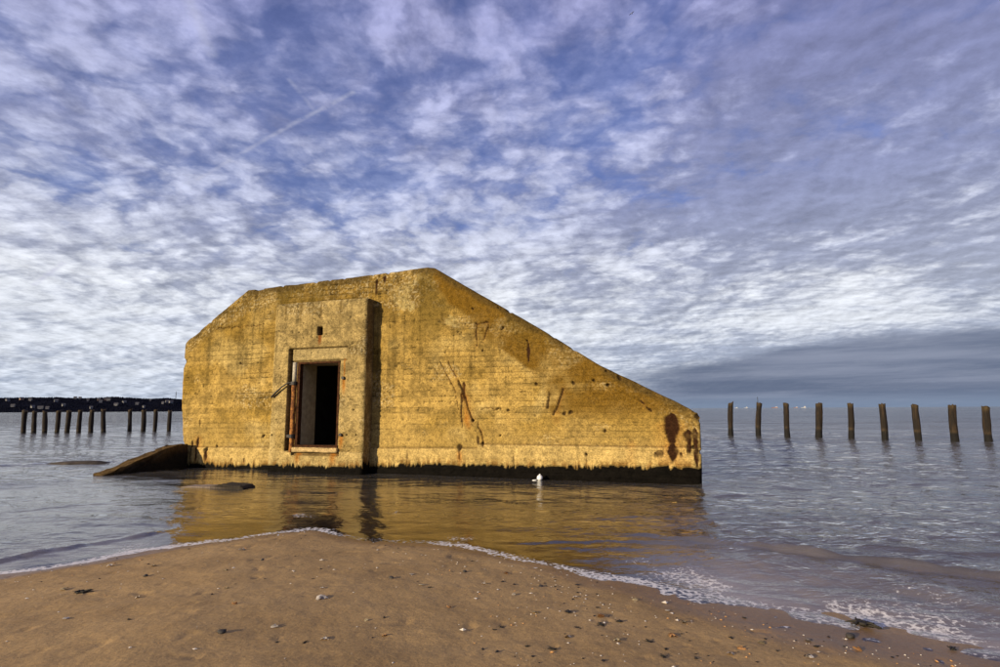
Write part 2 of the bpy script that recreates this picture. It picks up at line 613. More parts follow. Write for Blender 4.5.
xs = spaced(-5.6, 3.9, 0.026, 220)
ys = spaced(2.9, 8.2, 0.026, 190)
X, Y = np.meshgrid(xs, ys, indexing='ij')
S = shore_dist(X, Y)
Z = sand_z(X, Y, S)
me = np_mesh('beach', np.stack([X, Y, Z], -1).reshape(-1, 3), grid_faces(len(xs), len(ys)))
wetv = 1 - sst(S + 0.30 * (fbm(X * 1.5, Y * 1.5, 5, 3) - 0.5), 0.05, 0.30 + .5 * sst(X, 0, 2))
set_f(me, 'wet', wetv * (1 - .4 * sst(-S, .1, .6)))
tag(link('beach', me, M_SAND), kind='structure')

# ------------------------------------------------------------------ bunker frame (wall coordinates)
WL = np.array([-9.1256, 16.2815])
WU = np.array([0.95313108, -0.30255766])
WN = np.array([-0.30255766, -0.95313108])        # out of the wall, towards the beach
W_RZ = math.atan2(WU[1], WU[0])


def w2w(u, w, v=0.0):
    p = WL + WU * u + WN * w
    return (float(p[0]), float(p[1]), float(v))


# ------------------------------------------------------------------ sea
def build_sea():
    r1 = np.exp(np.arange(math.log(3.0), math.log(120), 0.0062))
    r2 = np.exp(np.linspace(math.log(120), math.log(12000), 70))[1:]
    r = np.concatenate([r1, r2])
    core = np.radians(np.arange(-48, 48.01, 0.155))
    side = np.radians(np.linspace(48, 118, 26))[1:]
    th = np.concatenate([-side[::-1], core, side])
    R, T = np.meshgrid(r, th, indexing='ij')
    x, y = R * np.sin(T), R * np.cos(T)
    s = shore_dist(x, y)
    depth = np.clip(-sand_z(x, y, s, False), 0, 5)
    u = (x - WL[0]) * WU[0] + (y - WL[1]) * WU[1]
    off = (x - WL[0]) * WN[0] + (y - WL[1]) * WN[1]
    # sheltered pool between the wall and the beach
    calm = sst(u, -1.5, 1.0) * (1 - sst(u, 13.0, 15.5)) * sst(off, -0.5, 0.3) * (1 - sst(-y + 4, 0, 2))
    calm = calm * (1 - sst(x, 1.5, 3.2))
    calm = calm * (1 - .25 * fbm(x * .8, y * .8, 78, 3))
    amp = 1 - 0.66 * calm
    amp = amp * (0.35 + 0.65 * sst(-s, 0.05, 1.6)) * sst(-s, -0.2, 0.25)
    rng = np.random.default_rng(4)
    z = np.zeros_like(x)
    dr = np.gradient(r)[:, None] + x * 0
    dth = np.maximum(dr, R * math.radians(0.155))
    gust = 0.55 + 0.9 * fbm(x * 0.10, y * 0.17, 77, 3)
    for k in range(58):
        lam = 0.20 * (1.05 ** k) * rng.uniform(0.9, 1.1)
        a = rng.normal(math.radians(-118), math.radians(30))
        kx, ky = math.cos(a), math.sin(a)
        ph = 2 * math.pi / lam * (kx * x + ky * y) + rng.uniform(0, 6.28)
        fade = 1 - sst(dth, lam * 0.2, lam * 0.42)
        z += 0.0030 * lam ** 0.55 * min(1.0, (1.7 / lam) ** .5) * np.sin(ph + 0.8 * np.sin(0.37 * ph)) * fade
    z = z * amp * gust * (1 - .8 * sst(R, 40, 115))

    def ridge(pts, h, wd, seed, brk=0.5):
        P = smooth_poly(np.array(pts, float), 2)
        best = np.full(x.shape, 1e9); sg = np.zeros_like(x)
        tt = np.zeros_like(x); acc = 0
        for a, b in zip(P, P[1:]):
            dx, dy = b - a; L = math.hypot(dx, dy)
            t = np.clip(((x - a[0]) * dx + (y - a[1]) * dy) / L ** 2, 0, 1)
            dd = np.hypot(x - a[0] - t * dx, y - a[1] - t * dy)
            sgn = np.sign((x - a[0]) * dy - (y - a[1]) * dx)
            up = dd < best
            best = np.where(up, dd, best); sg = np.where(up, sgn, sg); tt = np.where(up, acc + t * L, tt)
            acc += L
        e = sst(tt, 0, 0.25 * acc) * (1 - sst(tt, 0.8 * acc, acc))
        hh = h * (1 - brk + brk * 2 * fbm(tt * 2.3, tt * 0 + seed, seed, 3)) * e
        wob = best * sg + 0.22 * (fbm(tt * 1.7, tt * 0, seed + 5, 3) - 0.5)
        # steep on the shore side (+), long back on the sea side
        wv = np.where(wob > 0, wd * 0.55, wd * 1.6)
        return hh * np.exp(-(wob / wv) ** 2)
    z += ridge([(-7.0, 3.9), (-5.38, 6.23), (-5.03, 6.83), (-4.55, 7.65), (-4.25, 8.1)], 0.028, 0.065, 3, .95)
    z += ridge([(1.2, 7.75), (2.38, 6.92), (3.64, 6.06), (4.64, 5.43), (6.5, 4.4), (9, 2.5)], 0.070, 0.09, 8, 0.6)
    z += ridge([(2.6, 7.6), (4.2, 6.8), (5.6, 6.1), (8, 4.9)], 0.025, 0.09, 12, .8)
    z += ridge([(-16, 16.4), (-13.6, 17.6), (-11.5, 18.5)], 0.05, 0.13, 15, 0.7)
    z += ridge([(-2.3, 8.7), (-1.59, 9.05), (-0.68, 9.57), (0.4, 10.0)], 0.010, 0.07, 19, 0.3)
    z += ridge([(-0.4, 6.95), (0.6, 6.95), (1.7, 7.09), (2.75, 6.67)], 0.018, 0.06, 22, 0.4)
    z += ridge([(-9.5, 7.5), (-8.0, 9.0), (-6.5, 10.6)], 0.012, 0.10, 27, .8)
    me = np_mesh('sea', np.stack([x, y, z], -1).reshape(-1, 3), grid_faces(len(r), len(th), flip=True))
    far = sst(R, 30, 110)
    rip = (0.56 + 0.24 * far) * amp * (0.75 + 0.5 * gust)
    set_f(me, 'ripple', rip)
    # sand stirred up in the wash, most where the wavelets break on the right
    silt = (np.exp(-np.clip(depth, 0, 5) / .09) * (.30 + .70 * sst(x, .6, 2.2) + .40 * (1 - sst(x, -4.8, -3.8))) * (.75 + .5 * fbm(x * .9, y * 1.6, 205, 3)))
    set_f(me, 'silt', silt)
    turb = silt * sst(depth, .002, .02) * (.35 + .45 * sst(x, .6, 2.2) + .3 * (1 - sst(x, -4.8, -3.8)))
    set_f(me, 'murk', np.maximum(1 - np.exp(-np.clip(depth - 0.01, 0, 5) * 3.0), np.clip(turb, 0, .9)))
    # foam: a line at the water's edge, rags in the swash, a few afloat
    df = -sand_z(x, y, s, True) + z
    edge = np.exp(-((df - .003) / np.where(x < -3.6, .009, .0085)) ** 2) * np.interp(x, [-9, -4, -3.4, -2.3, -1.9, -1, -.6, .3, 1.2, 2, 4], [1, 1, .8, .85, .6, .6, .85, .75, .9, .7, .6])
    patch = fbm(x * 1.7, y * 1.7, 201, 3)
    wash = np.exp(-((s + .55) / .75) ** 2) * sst(x, .2, 1.8) * sst(patch, .30, .60)
    lft = np.exp(-((s + .35) / .45) ** 2) * (1 - sst(x, -4.4, -3.6)) * sst(patch, .42, .6)
    def bl(cx, cy, r):
        return np.exp(-((x - cx) ** 2 + (y - cy) ** 2) / r ** 2)
    aflo = np.clip(bl(-3.2, 8.6, .7) + bl(-1.6, 9.2, .5) + bl(-.5, 7.2, .35) + .8 * bl(-4.2, 9.0, .7) + .9 * bl(3.4, 5.0, .9) + .7 * bl(1.4, 6.2, .6), 0, 1) * sst(patch, .45, .65)
    set_f(me, 'foam', np.maximum.reduce([.78 * edge, 0.57 * wash, .50 * lft, .52 * aflo]))
    tag(link('sea', me, M_WATER), kind='structure')


build_sea()

# ------------------------------------------------------------------ bunker
OUT_TOP = np.array([(-0.274, 3.592), (1.919, 5.043), (5.013, 5.143), (7.60, 5.25), (7.80, 5.22), (10.083, 3.80), (11.967, 2.585), (13.05, 2.03),
                    (13.87, 1.60), (14.02, 1.50)])
STREAKS = [  # u, v0, v1, half width, strength
    (0.279, 0.176, 0.765, 0.035, 1), (0.487, 0.153, 0.88, 0.05, 1), (0.841, 0.133, 0.52, 0.045, 1), (0.521, 1.13, 1.34, 0.025, .9),
    (13.47, 0.80, 1.474, 0.16, 1.2), (13.483, 0.43, 0.854, 0.10, 1), (13.803, 0.584, 1.132, 0.075, 1.1), (13.96, 0.295, 1.2, 0.07, 1),
    (13.206, 0.509, 0.70, 0.10, .9), (13.10, 0.52, 0.68, 0.03, .9), (13.62, 0.50, 0.66, 0.03, .9),
    (8.562, 1.1, 1.995, 0.022, 1), (8.614, 1.75, 2.25, 0.045, 1.1), (8.542, 0.338, 0.67, 0.03, .7), (10.275, 2.634, 3.184, 0.028, 1),
    (9.006, 0.724, 0.937, 0.03, .8), (2.2, 0.15, 0.33, 0.025, .8), (1.75, 0.15, 0.3, 0.02, .7), (7.15, 0.2, 0.62, 0.018, .6),
    (6.38, 4.88, 5.12, 0.05, .9), (6.13, 4.5, 5.08, 0.05, .8), (11.6, .3, .6, .02, .5), (9.9, .3, .5, .02, .5)]
ORANGE = [(8.68, 1.2, 1.95, 0.10, .55), (8.55, .3, .62, .07, .8), (13.45, .3, 1.3, .28, .5), (0.5, .15, .9, .14, .45), (8.75, 1.1, 1.5, .08, .9),
          (10.95, 1.2, 1.55, .1, .35), (0.85, .12, .5, .09, .5), (12.6, .32, .9, .1, .3)]
CRACKS = [(7.967, 2.8, 8.403, 2.095, .012), (8.211, 2.793, 8.482, 2.29, .012), (8.482, 2.29, 8.642, 1.872, .03), (8.642, 1.872, 8.877, 1.316, .026),
          (8.953, 3.688, 9.266, 3.696, .016), (8.966, 3.712, 8.966, 3.139, .018), (9.266, 3.647, 9.162, 3.23, .013), (11.099, 2.03, 10.876, 1.457, .028),
          (10.767, 1.965, 10.713, 1.618, .02), (9.082, 1.103, 9.158, 0.726, .016), (9.0, 1.3, 9.12, 0.95, .012), (12.825, 1.782, 13.073, 1.562, .02),
          (8.403, 2.095, 8.5, 1.6, .007), (9.1, 1.62, 9.6, 1.60, .009), (0.9, 3.95, 2.6, 4.0, .006)]
HOLES = [(8.873, 4.094, .035), (9.526, 4.08, .035), (9.626, 3.53, .05), (8.475, 3.51, .028), (10.458, 2.203, .05), (11.336, 2.164, .04), (11.82, 2.223, .035),
         (12.133, 2.126, .055), (11.135, 1.525, .045), (11.274, 1.501, .05), (9.135, 3.034, .03), (12.406, 2.279, .06), (12.077, 2.468, .03),
         (7.784, 2.13, .025), (0.841, 0.52, .075), (1.853, 2.90, .04), (1.2, .60, .04), (2.75, 0.90, .05), (8.542, 0.70, .085), (9.13, .78, .05), (11.596, 0.58, .035),
         (9.561, 0.99, .03), (12.055, 1.1, .05), (10.251, 3.19, .04), (8.87, 1.32, .04), (13.9, .79, .05), (14.0, 1.42, .07), (0.3, 2.1, .03), (9.5, 1.6, .035), (9.75, 1.55, .04)]


def seg_d(u, v, c):
    a0, b0, a1, b1 = c[:4]
    dx, dy = a1 - a0, b1 - b0
    t = np.clip(((u - a0) * dx + (v - b0) * dy) / (dx * dx + dy * dy), 0, 1)
    return np.hypot(u - a0 - t * dx, v - b0 - t * dy)


def lerp(c, d, m):
    return c * (1 - m[..., None]) + np.array(d) * m[..., None]


def concrete_look(u, v, top_d, portal=False):
    """depth (m, + proud) and albedo of the formed, weathered concrete"""
    wu = u + 0.03 * (fbm(u * 6, v * 6, 61, 2) - .5)
    # board marks
    bv = v / 0.138 + 0.5 * (fbm(u * .25, v * 0 + 2, 62, 2) - .5)
    bi = np.floor(bv); bf = bv - bi
    brow = _hash(bi, bi * 0 + 3, 9)
    d = (brow - 0.5) * 0.008 * (0.4 if portal else 1)
    seam = np.exp(-(np.minimum(bf, 1 - bf) / 0.055) ** 2) * sst(vn(u * .5 + bi * 31.7, bi * 1.0, 64), .28, .62)
    d = d - seam * (0.004 if portal else 0.013)
    d = d + 0.012 * (fbm(u * 1.4, v * 1.4, 66, 3) - .5) + 0.010 * (fbm(u * 11, v * 11, 67, 3) - .5)
    pit = vn(u * 14, v * 14, 68)
    pitm = sst(pit, .86, .96)
    d = d - 0.016 * pitm
    spall = sst(fbm(u * 1.1 + 3, v * 1.6, 69, 4), .60, .68)          # shallow scaled patches of bared aggregate
    rough_top = sst(.62 + .5 * (fbm(u * 1.2, v * 1.2, 70, 3) - .5) - top_d, 0, .22)
    agg = np.clip(spall * .8 + rough_top * .9, 0, 1)
    d = d - 0.008 * spall + agg * 0.014 * (vn(u * 26, v * 26, 71) - .5)
    # colour
    n = fbm(u * .55, v * .8, 81, 4)
    base = np.ones(u.shape + (3,)) * np.array((0.380, 0.252, 0.072))
    base = lerp(base, (0.27, 0.168, 0.030), sst(n, .42, .64) * .8)
    base = lerp(base, (0.47, 0.35, 0.135), sst(fbm(u * .8 + 5, v * .9 + 3, 83, 4), .50, .68) * .75)
    streaky = fbm(u * 5, v * .35, 84, 3)
    base = base * (0.80 + 0.42 * streaky)[..., None]
    boardc = 0.88 + 0.24 * brow
    base = base * boardc[..., None] if not portal else base
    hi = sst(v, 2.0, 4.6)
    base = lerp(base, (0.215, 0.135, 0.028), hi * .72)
    if portal:
        base = lerp(base, (0.36, 0.275, 0.125), np.full(u.shape, .62))
        base = lerp(base, (0.25, 0.165, 0.045), sst(fbm(u * 1.3, v * .5, 91, 3), .5, .7) * .55)
    runs = sst(fbm(u * 9, v * .3, 92, 4, .6), .54, .70) * sst(v, .6, 3.2)
    base = base * (1 - .28 * runs)[..., None]
    fleck = sst(vn(u * 45, v * 45, 93), .74, .9) * sst(fbm(u * 2, v * 2, 94, 3), .38, .6)
    base = base * (1 - .45 * fleck)[..., None]
    speck = vn(u * 37, v * 37, 87)
    base = lerp(base, (0.52, 0.44, 0.27), agg * sst(speck, .55, .85) * .55)
    base = lerp(base, (0.13, 0.085, 0.028), agg * sst(1 - speck, .45, .8) * .7)
    base = base * (1 - seam * (.22 if portal else .66))[..., None]
    base = base * (1 - pitm * .55)[..., None]
    mot = fbm(u * 3.1, v * 4.5, 88, 5, .62)
    base = base * (.60 + .34 * sst(mot, .34, .60) + .18 * sst(vn(u * 30, v * 30, 89), .2, .9))[..., None] * .97
    return d, base, wu


def tidal(u, v, col, top):
    """black algae of the tide zone with its ragged, dripping upper edge"""
    drip = np.maximum(vn(u * 23, v * .6, 102), vn(u * 41, v * .8, 106) * .9)
    e = top + 0.08 * (fbm(u * 2.2, u * 0, 101, 3) - .5) + 0.17 * (drip - .62) * sst(vn(u * 4, u * 0, 103), .15, .7)
    m = sst(e - v, -.010, .012)
    col = lerp(col, (0.16, 0.075, 0.016), sst(e + .20 - v, 0, .2) * (1 - m) * .85 * sst(vn(u * 15, v * 1.5, 104), .25, .7))
    col = lerp(col, (0.05, 0.042, 0.012), sst(e + .05 - v, 0, .05) * (1 - m) * .6)
    tone = (.5 + 1.0 * fbm(u * 6, v * 14, 105, 3))[..., None] * np.array((0.0042, 0.0034, 0.0026))
    return col * (1 - m[..., None]) + tone * m[..., None], m


def marks(u, v, d, col, streaks, orange, cracks, holes):
    uw = u + 0.10 * (fbm(u * 5, v * 3.4, 111, 4, .6) - .5); vw = v + 0.12 * (fbm(u * 9, v * 4, 112, 3) - .5)
    for (a, v0, v1, w, s) in orange:
        m = (.25 + .95 * fbm(u * 7, v * 3, 115, 3)) * np.exp(-((uw - a) / w) ** 2) * sst(v, v0 - .05, v0 + .15) * (1 - sst(v, v1 - .1, v1 + .06)) * s
        col = lerp(col, (0.33, 0.125, 0.014), np.clip(m, 0, .9))
    for (a, v0, v1, w, s) in streaks:
        t = np.clip((vw - v0) / (v1 - v0), 0, 1)
        ww = w * (.45 + .55 * sst(t, 0, .6)) * np.sqrt(np.clip((1.0 - t) / .14, .02, 1)) * (.55 + .9 * fbm(v * 6, v * 0 + a, 114, 3))
        m = (1 - sst(np.abs(uw - a), ww * .6, ww * 1.25)) * sst(vw, v0 - .02, v0 + .12) * (1 - sst(vw, v1 - .02, v1 + .03))
        m = np.clip(m * s * (.75 + .65 * vn(u * 13, v * 7, 113)), 0, 1)
        col = lerp(col, (0.030, 0.013, 0.006), m)
        d = d - .012 * m
    for c in cracks:
        q = seg_d(uw, vw, c)
        m = (1 - sst(q, c[4] * .5, c[4] * 1.3)) * sst(vn(u * 9, v * 9, 117), .0, .25)
        col = lerp(col, (0.22, 0.085, 0.012), np.exp(-(q / (c[4] * 3.0)) ** 2) * .35 * vn(u * 11, v * 4, 118))
        col = lerp(col, (0.028, 0.013, 0.006), m * .92)
        d = d - .03 * m
    for (a, b, w) in holes:
        q = np.hypot(uw - a, (vw - b) * 1.0)
        m = 1 - sst(q, w * .55, w * 1.05)
        col = lerp(col, (0.035, 0.020, 0.009), m * .9)
        d = d - .05 * m
    return d, col


def build_bunker():
    root = empty('bunker', (WL[0], WL[1], 0), W_RZ)
    tag(root, 'ochre concrete bunker with sloping top and open doorway standing in shallow water', 'bunker')
    # local axes: x along the wall, y into the building, z up.  proud depth d -> y = -d
    # --- facade
    nu, nv = 700, 262
    us = np.linspace(-0.274, 14.045, nu)
    top = np.interp(us, OUT_TOP[:, 0], OUT_TOP[:, 1])
    top = top + 0.030 * (fbm(us * 2.2, us * 0, 121, 4) - .5) - 0.035 * sst(vn(us * 4.5, us * 0, 122), .80, .93)
    vb = -0.7
    t = np.linspace(0, 1, nv)
    U = np.repeat(us[:, None], nv, 1)
    V = vb + t[None, :] * (top[:, None] - vb)
    # worn left and right ends: pull end columns
    lv = [-0.7, 0.0, .56, .76, 1.33, 1.91, 2.35, 2.85, 3.0, 3.06, 3.15, 3.6, 5.3]
    lu = [.10, .075, .022, -.09, -.18, -.25, -.255, -.28, -.19, -.19, -.271, -.274, -.274]
    left = np.interp(V, lv, lu) + .02 * (fbm(V * 5, V * 0, 123, 3) - .5)
    ru = np.interp(V, [-.7, 0, .3, .92, 1.39, 1.52, 6], [14.03, 14.03, 14.045, 14.056, 14.06, 14.0, 14.0]) - .03 * sst(vn(V * 6, V * 0, 124), .75, .9)
    f = (U - us[0]) / (us[-1] - us[0])
    U = U + (left - us[0]) * (1 - f) ** 6 + (ru - us[-1]) * f ** 12
    topd = (top[:, None] - V)
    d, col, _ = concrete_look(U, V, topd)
    # browner tone over the shoulder on the right, with its own edge
    edge = np.interp(V, [1.2, 1.5, 2.6, 3.4, 4.3, 5.2], [12.4, 10.9, 10.2, 9.06, 8.2, 7.6]) + .5 * (fbm(U * 1.5, V * 1.5, 131, 4) - .5)
    st = sst(U - edge, -.10, .14) * sst(V, 1.0, 1.75) * (1 - .55 * sst(fbm(U * .9, V * 1.4, 132, 3), .5, .66))
    col = lerp(col, (0.130, 0.070, 0.008), st * .92)
    # dark olive washes under the crown, pale lime bloom
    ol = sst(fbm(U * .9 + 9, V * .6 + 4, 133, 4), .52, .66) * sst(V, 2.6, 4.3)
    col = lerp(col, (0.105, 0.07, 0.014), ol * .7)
    lime = sst(fbm(U * 1.3 + 2, V * 1.3 + 8, 134, 5, .6), .56, .64) * np.exp(-((U - 7.6) / .8) ** 2 - ((V - 4.0) / .8) ** 2)
    col = lerp(col, (0.34, 0.27, 0.11), np.clip(lime * 1.3, 0, .7))
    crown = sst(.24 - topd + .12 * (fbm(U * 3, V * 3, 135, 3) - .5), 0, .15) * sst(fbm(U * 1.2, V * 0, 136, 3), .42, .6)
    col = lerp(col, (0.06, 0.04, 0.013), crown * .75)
    # the base band stands proud, its top stepping up beyond the crack
    led = np.where(U < 9.0, .56 + .012 * U, .765) + .014 * (fbm(U * 4, U * 0, 137, 3) - .5)
    band = 1 - sst(V - led, -.022, .010)
    d = d + band * .045
    bcol = np.ones_like(col) * np.array((0.50, 0.355, 0.13)) * (.50 + .72 * fbm(U * 7, V * 2.0, 138, 4))[..., None]
    col = lerp(col, (0.36, 0.25, 0.085), (1 - sst(V, .7, 1.9)) * .42)
    col = col * (1 - band[..., None] * .8) + bcol * band[..., None] * .8
    lip = np.exp(-((V - led - .012) / .022) ** 2)
    col = lerp(col, (0.10, 0.06, 0.02), lip * .65)
    d, col = marks(U, V, d, col, STREAKS, ORANGE, CRACKS, HOLES)
    tide = .095 + .0145 * U + .05 * sst(U, 6, 7)
    col, wet = tidal(U, V, col, tide)
    # rounded, chipped arrises
    d = d - .05 * np.exp(-topd / .035)
    d = d - .06 * np.exp(-np.abs(U - left) / .03) - .05 * np.exp(-np.abs(ru - U) / .03)
    verts = np.stack([U, -d, V], -1)
    uc = .25 * (U[1:, 1:] + U[:-1, 1:] + U[1:, :-1] + U[:-1, :-1]); vc = .25 * (V[1:, 1:] + V[:-1, 1:] + V[1:, :-1] + V[:-1, :-1])
    keep = ~((uc > 3.75) & (uc < 5.75) & (vc > .3) & (vc < 3.2))       # behind the door block
    F = [grid_faces(nu, nv, keep)]
    vv = [verts.reshape(-1, 3)]; n0 = nu * nv
    TH = 0.28
    # top face and end faces, back of the wall
    bt = np.stack([U[:, -1], np.full(nu, TH), V[:, -1]], -1); bb = np.stack([U[:, -1], np.full(nu, TH), np.full(nu, vb)], -1)
    vv += [bt, bb]
    i = np.arange(nu - 1)
    tv = i * nv + nv - 1
    F.append(np.stack([tv, tv + nv, n0 + i + 1, n0 + i], -1))
    dk = (us[:-1] > 3.8) & (us[:-1] < 5.7)
    F.append(np.stack([n0 + i, n0 + i + 1, n0 + nu + i + 1, n0 + nu + i], -1)[~dk])
    n1 = n0 + 2 * nu
    j = np.arange(nv - 1)
    le = np.stack([U[0], np.full(nv, TH), V[0]], -1); re = np.stack([U[-1], np.full(nv, TH), V[-1]], -1)
    vv += [le, re]
    F.append(np.stack([j, j + 1, n1 + j + 1, n1 + j], -1))
    k0 = (nu - 1) * nv
    F.append(np.stack([k0 + j + 1, k0 + j, n1 + nv + j, n1 + nv + j + 1], -1))
    me = np_mesh('facade_wall', np.concatenate(vv), np.concatenate(F))
    extra = np.concatenate([col[:, -1], col[:, 0], col[0], col[-1]]) * .9
    set_col(me, 'col', np.concatenate([col.reshape(-1, 3), extra]))
    set_f(me, 'wet', np.concatenate([wet.ravel(), np.zeros(len(extra))]))
    link('facade_wall', me, M_CON, root)

    # --- door block
    OFF = 0.40
    u0, u1, vt = 3.265, 6.105, 4.47
    nu, nv = 200, 330
    us = np.linspace(u0, u1, nu); vs = np.linspace(vb, vt, nv)
    U, V = np.meshgrid(us, vs, indexing='ij')
    V = V + (V - vb) / (vt - vb) * .02 * (fbm(U * 3, U * 0, 151, 4) - .5)
    d, col, _ = concrete_look(U + 40, V, np.full(U.shape, 9.), True)
    def rect(a, b, c, e, soft=.012):
        return sst(U, a - soft, a + soft) * (1 - sst(U, b - soft, b + soft)) * sst(V, c - soft, c + soft) * (1 - sst(V, e - soft, e + soft))
    dark = (0.030, 0.018, 0.008)
    led = .548 + .012 * (fbm(U * 4, U * 0, 152, 3) - .5)
    band = 1 - sst(V - led, -.02, .01)
    d = d + band * .03
    bcol = np.ones_like(col) * np.array((0.46, 0.34, 0.14)) * (.50 + .72 * fbm(U * 6, V * 4, 153, 4))[..., None]
    col = col * (1 - band[..., None] * .75) + bcol * band[..., None] * .75
    gl = rect(3.785, 3.905, .55, 3.20); d = d - gl * .14; col = lerp(col, dark, gl * .85)
    gt = rect(3.80, 5.59, 3.195 + 0, 3.232, .010); d = d - gt * .05; col = lerp(col, dark, gt * .8)
    lb = rect(3.88, 5.575, 2.868, 2.895, .010); d = d - lb * .05; col = lerp(col, dark, lb * .8)
    li = rect(3.90, 5.56, 2.895, 3.19); col = lerp(col, (0.34, 0.265, 0.125), li * .5)
    sh = rect(4.655, 4.80, 3.56, 3.775); d = d - sh * .16; col = lerp(col, (0.02, 0.012, 0.007), sh * .9)
    rs = np.exp(-((U - 4.73 + .02 * (fbm(U * 8, V * 5, 154, 2) - .5)) / .055) ** 4) * sst(V, 3.24, 3.42) * (1 - sst(V, 3.55, 3.6))
    col = lerp(col, (0.15, 0.045, 0.008), rs * .9)
    # recess that holds the swing post, recess under the sill
    pr = rect(3.90, 4.10, .52, 2.86); d = d - pr * .10; col = lerp(col, (0.16, 0.09, 0.03), pr * .4)
    sr = rect(4.02, 5.44, .44, .53); d = d - sr * .07; col = lerp(col, (0.05, 0.025, 0.010), sr * .7)
    # rust runs by the hinge pins
    for (a, b0, b1, w) in ((5.50, 2.0, 2.42, .05), (5.47, .62, .98, .06), (5.5, 2.15, 2.9, .02), (4.2, .2, .5, .08), (5.25, .2, .5, .08)):
        m = np.exp(-((U - a + .03 * (fbm(U * 8, V * 5, 155, 2) - .5)) / w) ** 2) * sst(V, b0 - .1, b0 + .2) * (1 - sst(V, b1, b1 + .03))
        col = lerp(col, (0.30, 0.12, 0.018), m * .85)
    for (a, b, w) in ((5.63, .972, .03), (5.903, .974, .03), (3.36, .951, .035), (3.5, 2.7, .02), (5.8, 1.6, .03), (4.2, 3.9, .02)):
        m = 1 - sst(np.hypot(U - a, V - b), w * .5, w); d = d - .04 * m; col = lerp(col, dark, m * .9)
    # drip lines below the top edge
    for a in (4.10, 4.74, 5.33, 3.62):
        m = np.exp(-((U - a) / .03) ** 2) * sst(V, 3.3 + .4 * _hash(np.array(a * 10), np.array(1), 3), 4.4)
        col = lerp(col, (0.12, 0.075, 0.02), m * .7)
    ye = rect(5.2, 6.2, -1, 5, .25)
    arr = np.exp(-(u1 - U) / .03)
    col, wet = tidal(U, V, col, .19 + 0 * U)
    chip = .04 * sst(vn(V * 5, V * 0, 156), .6, .85)
    d = d - .04 * arr - .05 * np.exp(-(U - u0) / .03) - .04 * np.exp(-(V.max(1, keepdims=True) - V) / .03) - chip * np.exp(-(u1 - U) / .06)
    verts = np.stack([U, -(d + OFF), V], -1)
    uc = (U[1:, 1:] + U[:-1, :-1]) / 2; vc = (V[1:, 1:] + V[:-1, :-1]) / 2
    keep = ~((uc > 4.125) & (uc < 5.365) & (vc > .66) & (vc < 2.85))
    n0 = nu * nv
    F = [grid_faces(nu, nv, keep)]
    vv = [verts.reshape(-1, 3)]
    B = .06                                                          # runs a little into the facade
    # side faces as small grids so that they carry colour and relief too
    cols = [col.reshape(-1, 3)]; wets = [wet.ravel()]
    nd = 12
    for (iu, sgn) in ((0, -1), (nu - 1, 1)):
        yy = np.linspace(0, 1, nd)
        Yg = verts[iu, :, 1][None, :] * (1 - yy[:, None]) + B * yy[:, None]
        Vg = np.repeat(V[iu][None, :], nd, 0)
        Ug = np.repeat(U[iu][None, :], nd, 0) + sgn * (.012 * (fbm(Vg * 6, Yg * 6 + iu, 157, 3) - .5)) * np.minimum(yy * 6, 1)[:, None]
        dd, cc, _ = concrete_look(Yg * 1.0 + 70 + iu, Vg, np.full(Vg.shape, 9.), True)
        cc = lerp(cc, (0.10, 0.066, 0.022), sst(fbm(Yg * 2, Vg * .8, 158, 3), .35, .6) * .7)   # painted-in shade: uneven darkening of the block's side faces
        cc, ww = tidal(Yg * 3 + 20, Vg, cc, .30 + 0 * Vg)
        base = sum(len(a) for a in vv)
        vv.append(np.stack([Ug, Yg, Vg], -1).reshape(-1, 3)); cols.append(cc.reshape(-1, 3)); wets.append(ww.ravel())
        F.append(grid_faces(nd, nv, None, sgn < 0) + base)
    base = sum(len(a) for a in vv)
    vv.append(np.stack([U[:, -1], np.full(nu, B), V[:, -1]], -1)); cols.append(col[:, -1] * .9); wets.append(np.zeros(nu))
    i = np.arange(nu - 1)
    tv = i * nv + nv - 1
    F.append(np.stack([tv, tv + nv, base + i + 1, base + i], -1))
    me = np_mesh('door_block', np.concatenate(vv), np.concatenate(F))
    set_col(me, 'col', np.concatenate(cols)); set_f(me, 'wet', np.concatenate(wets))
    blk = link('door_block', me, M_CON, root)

    # --- doorway reveal, frame and ironwork
    def part(name, mat, parent, boxes, bev=0.0):
        bm = bmesh.new()
        for lo, hi in boxes: box_bm(bm, lo, hi, bev)
        return link(name, bm_mesh(name, bm), mat, parent)
    a, b, lo, hi = 4.125, 5.365, .66, 2.85
    part('door_reveal', M_REVEAL, root, [((a - .2, -OFF + .12, lo - .15), (a + .05, .30, hi + .2)), ((b - .03, -OFF + .12, lo - .15), (b + .2, .30, hi + .2)),
                                         ((a + .05, -OFF + .12, hi - .05), (b - .03, .30, hi + .198)), ((a + .05, -OFF + .12, lo - .148), (b - .03, .30, lo + .01))])
    fr = part('door_frame', M_FRAME, root, [((a - .015, -OFF - .012, lo + .049), (a + .045, -OFF + .15, hi - .046))])
    fr['label'] = 'rusted steel door frame'
    part('jamb', M_FRAME, fr, [((b - .04, -OFF - .010, lo + .049), (b + .012, -OFF + .15, hi - .046))])
    part('header', M_FRAME, fr, [((a - .02, -OFF - .014, hi - .045), (b + .02, -OFF + .15, hi + .005))])
    part('threshold', M_FRAME, fr, [((a - .02, -OFF - .03, lo - .01), (b + .02, -OFF + .15, lo + .048))])
    # worn concrete sill below the threshold
    bm = bmesh.new()
    box_bm(bm, (4.04, -OFF - .075, .535), (5.40, -OFF + .1, .645), .015)
    bmesh.ops.subdivide_edges(bm, edges=bm.edges[:], cuts=3, use_grid_fill=True)
    rg = random.Random(5)
    for v in bm.verts:
        v.co += Vector((rg.uniform(-.006, .006), rg.uniform(-.008, .008), rg.uniform(-.006, .006)))
    me = bm_mesh('sill', bm)
    q = np.array([v.co[:] for v in me.vertices])
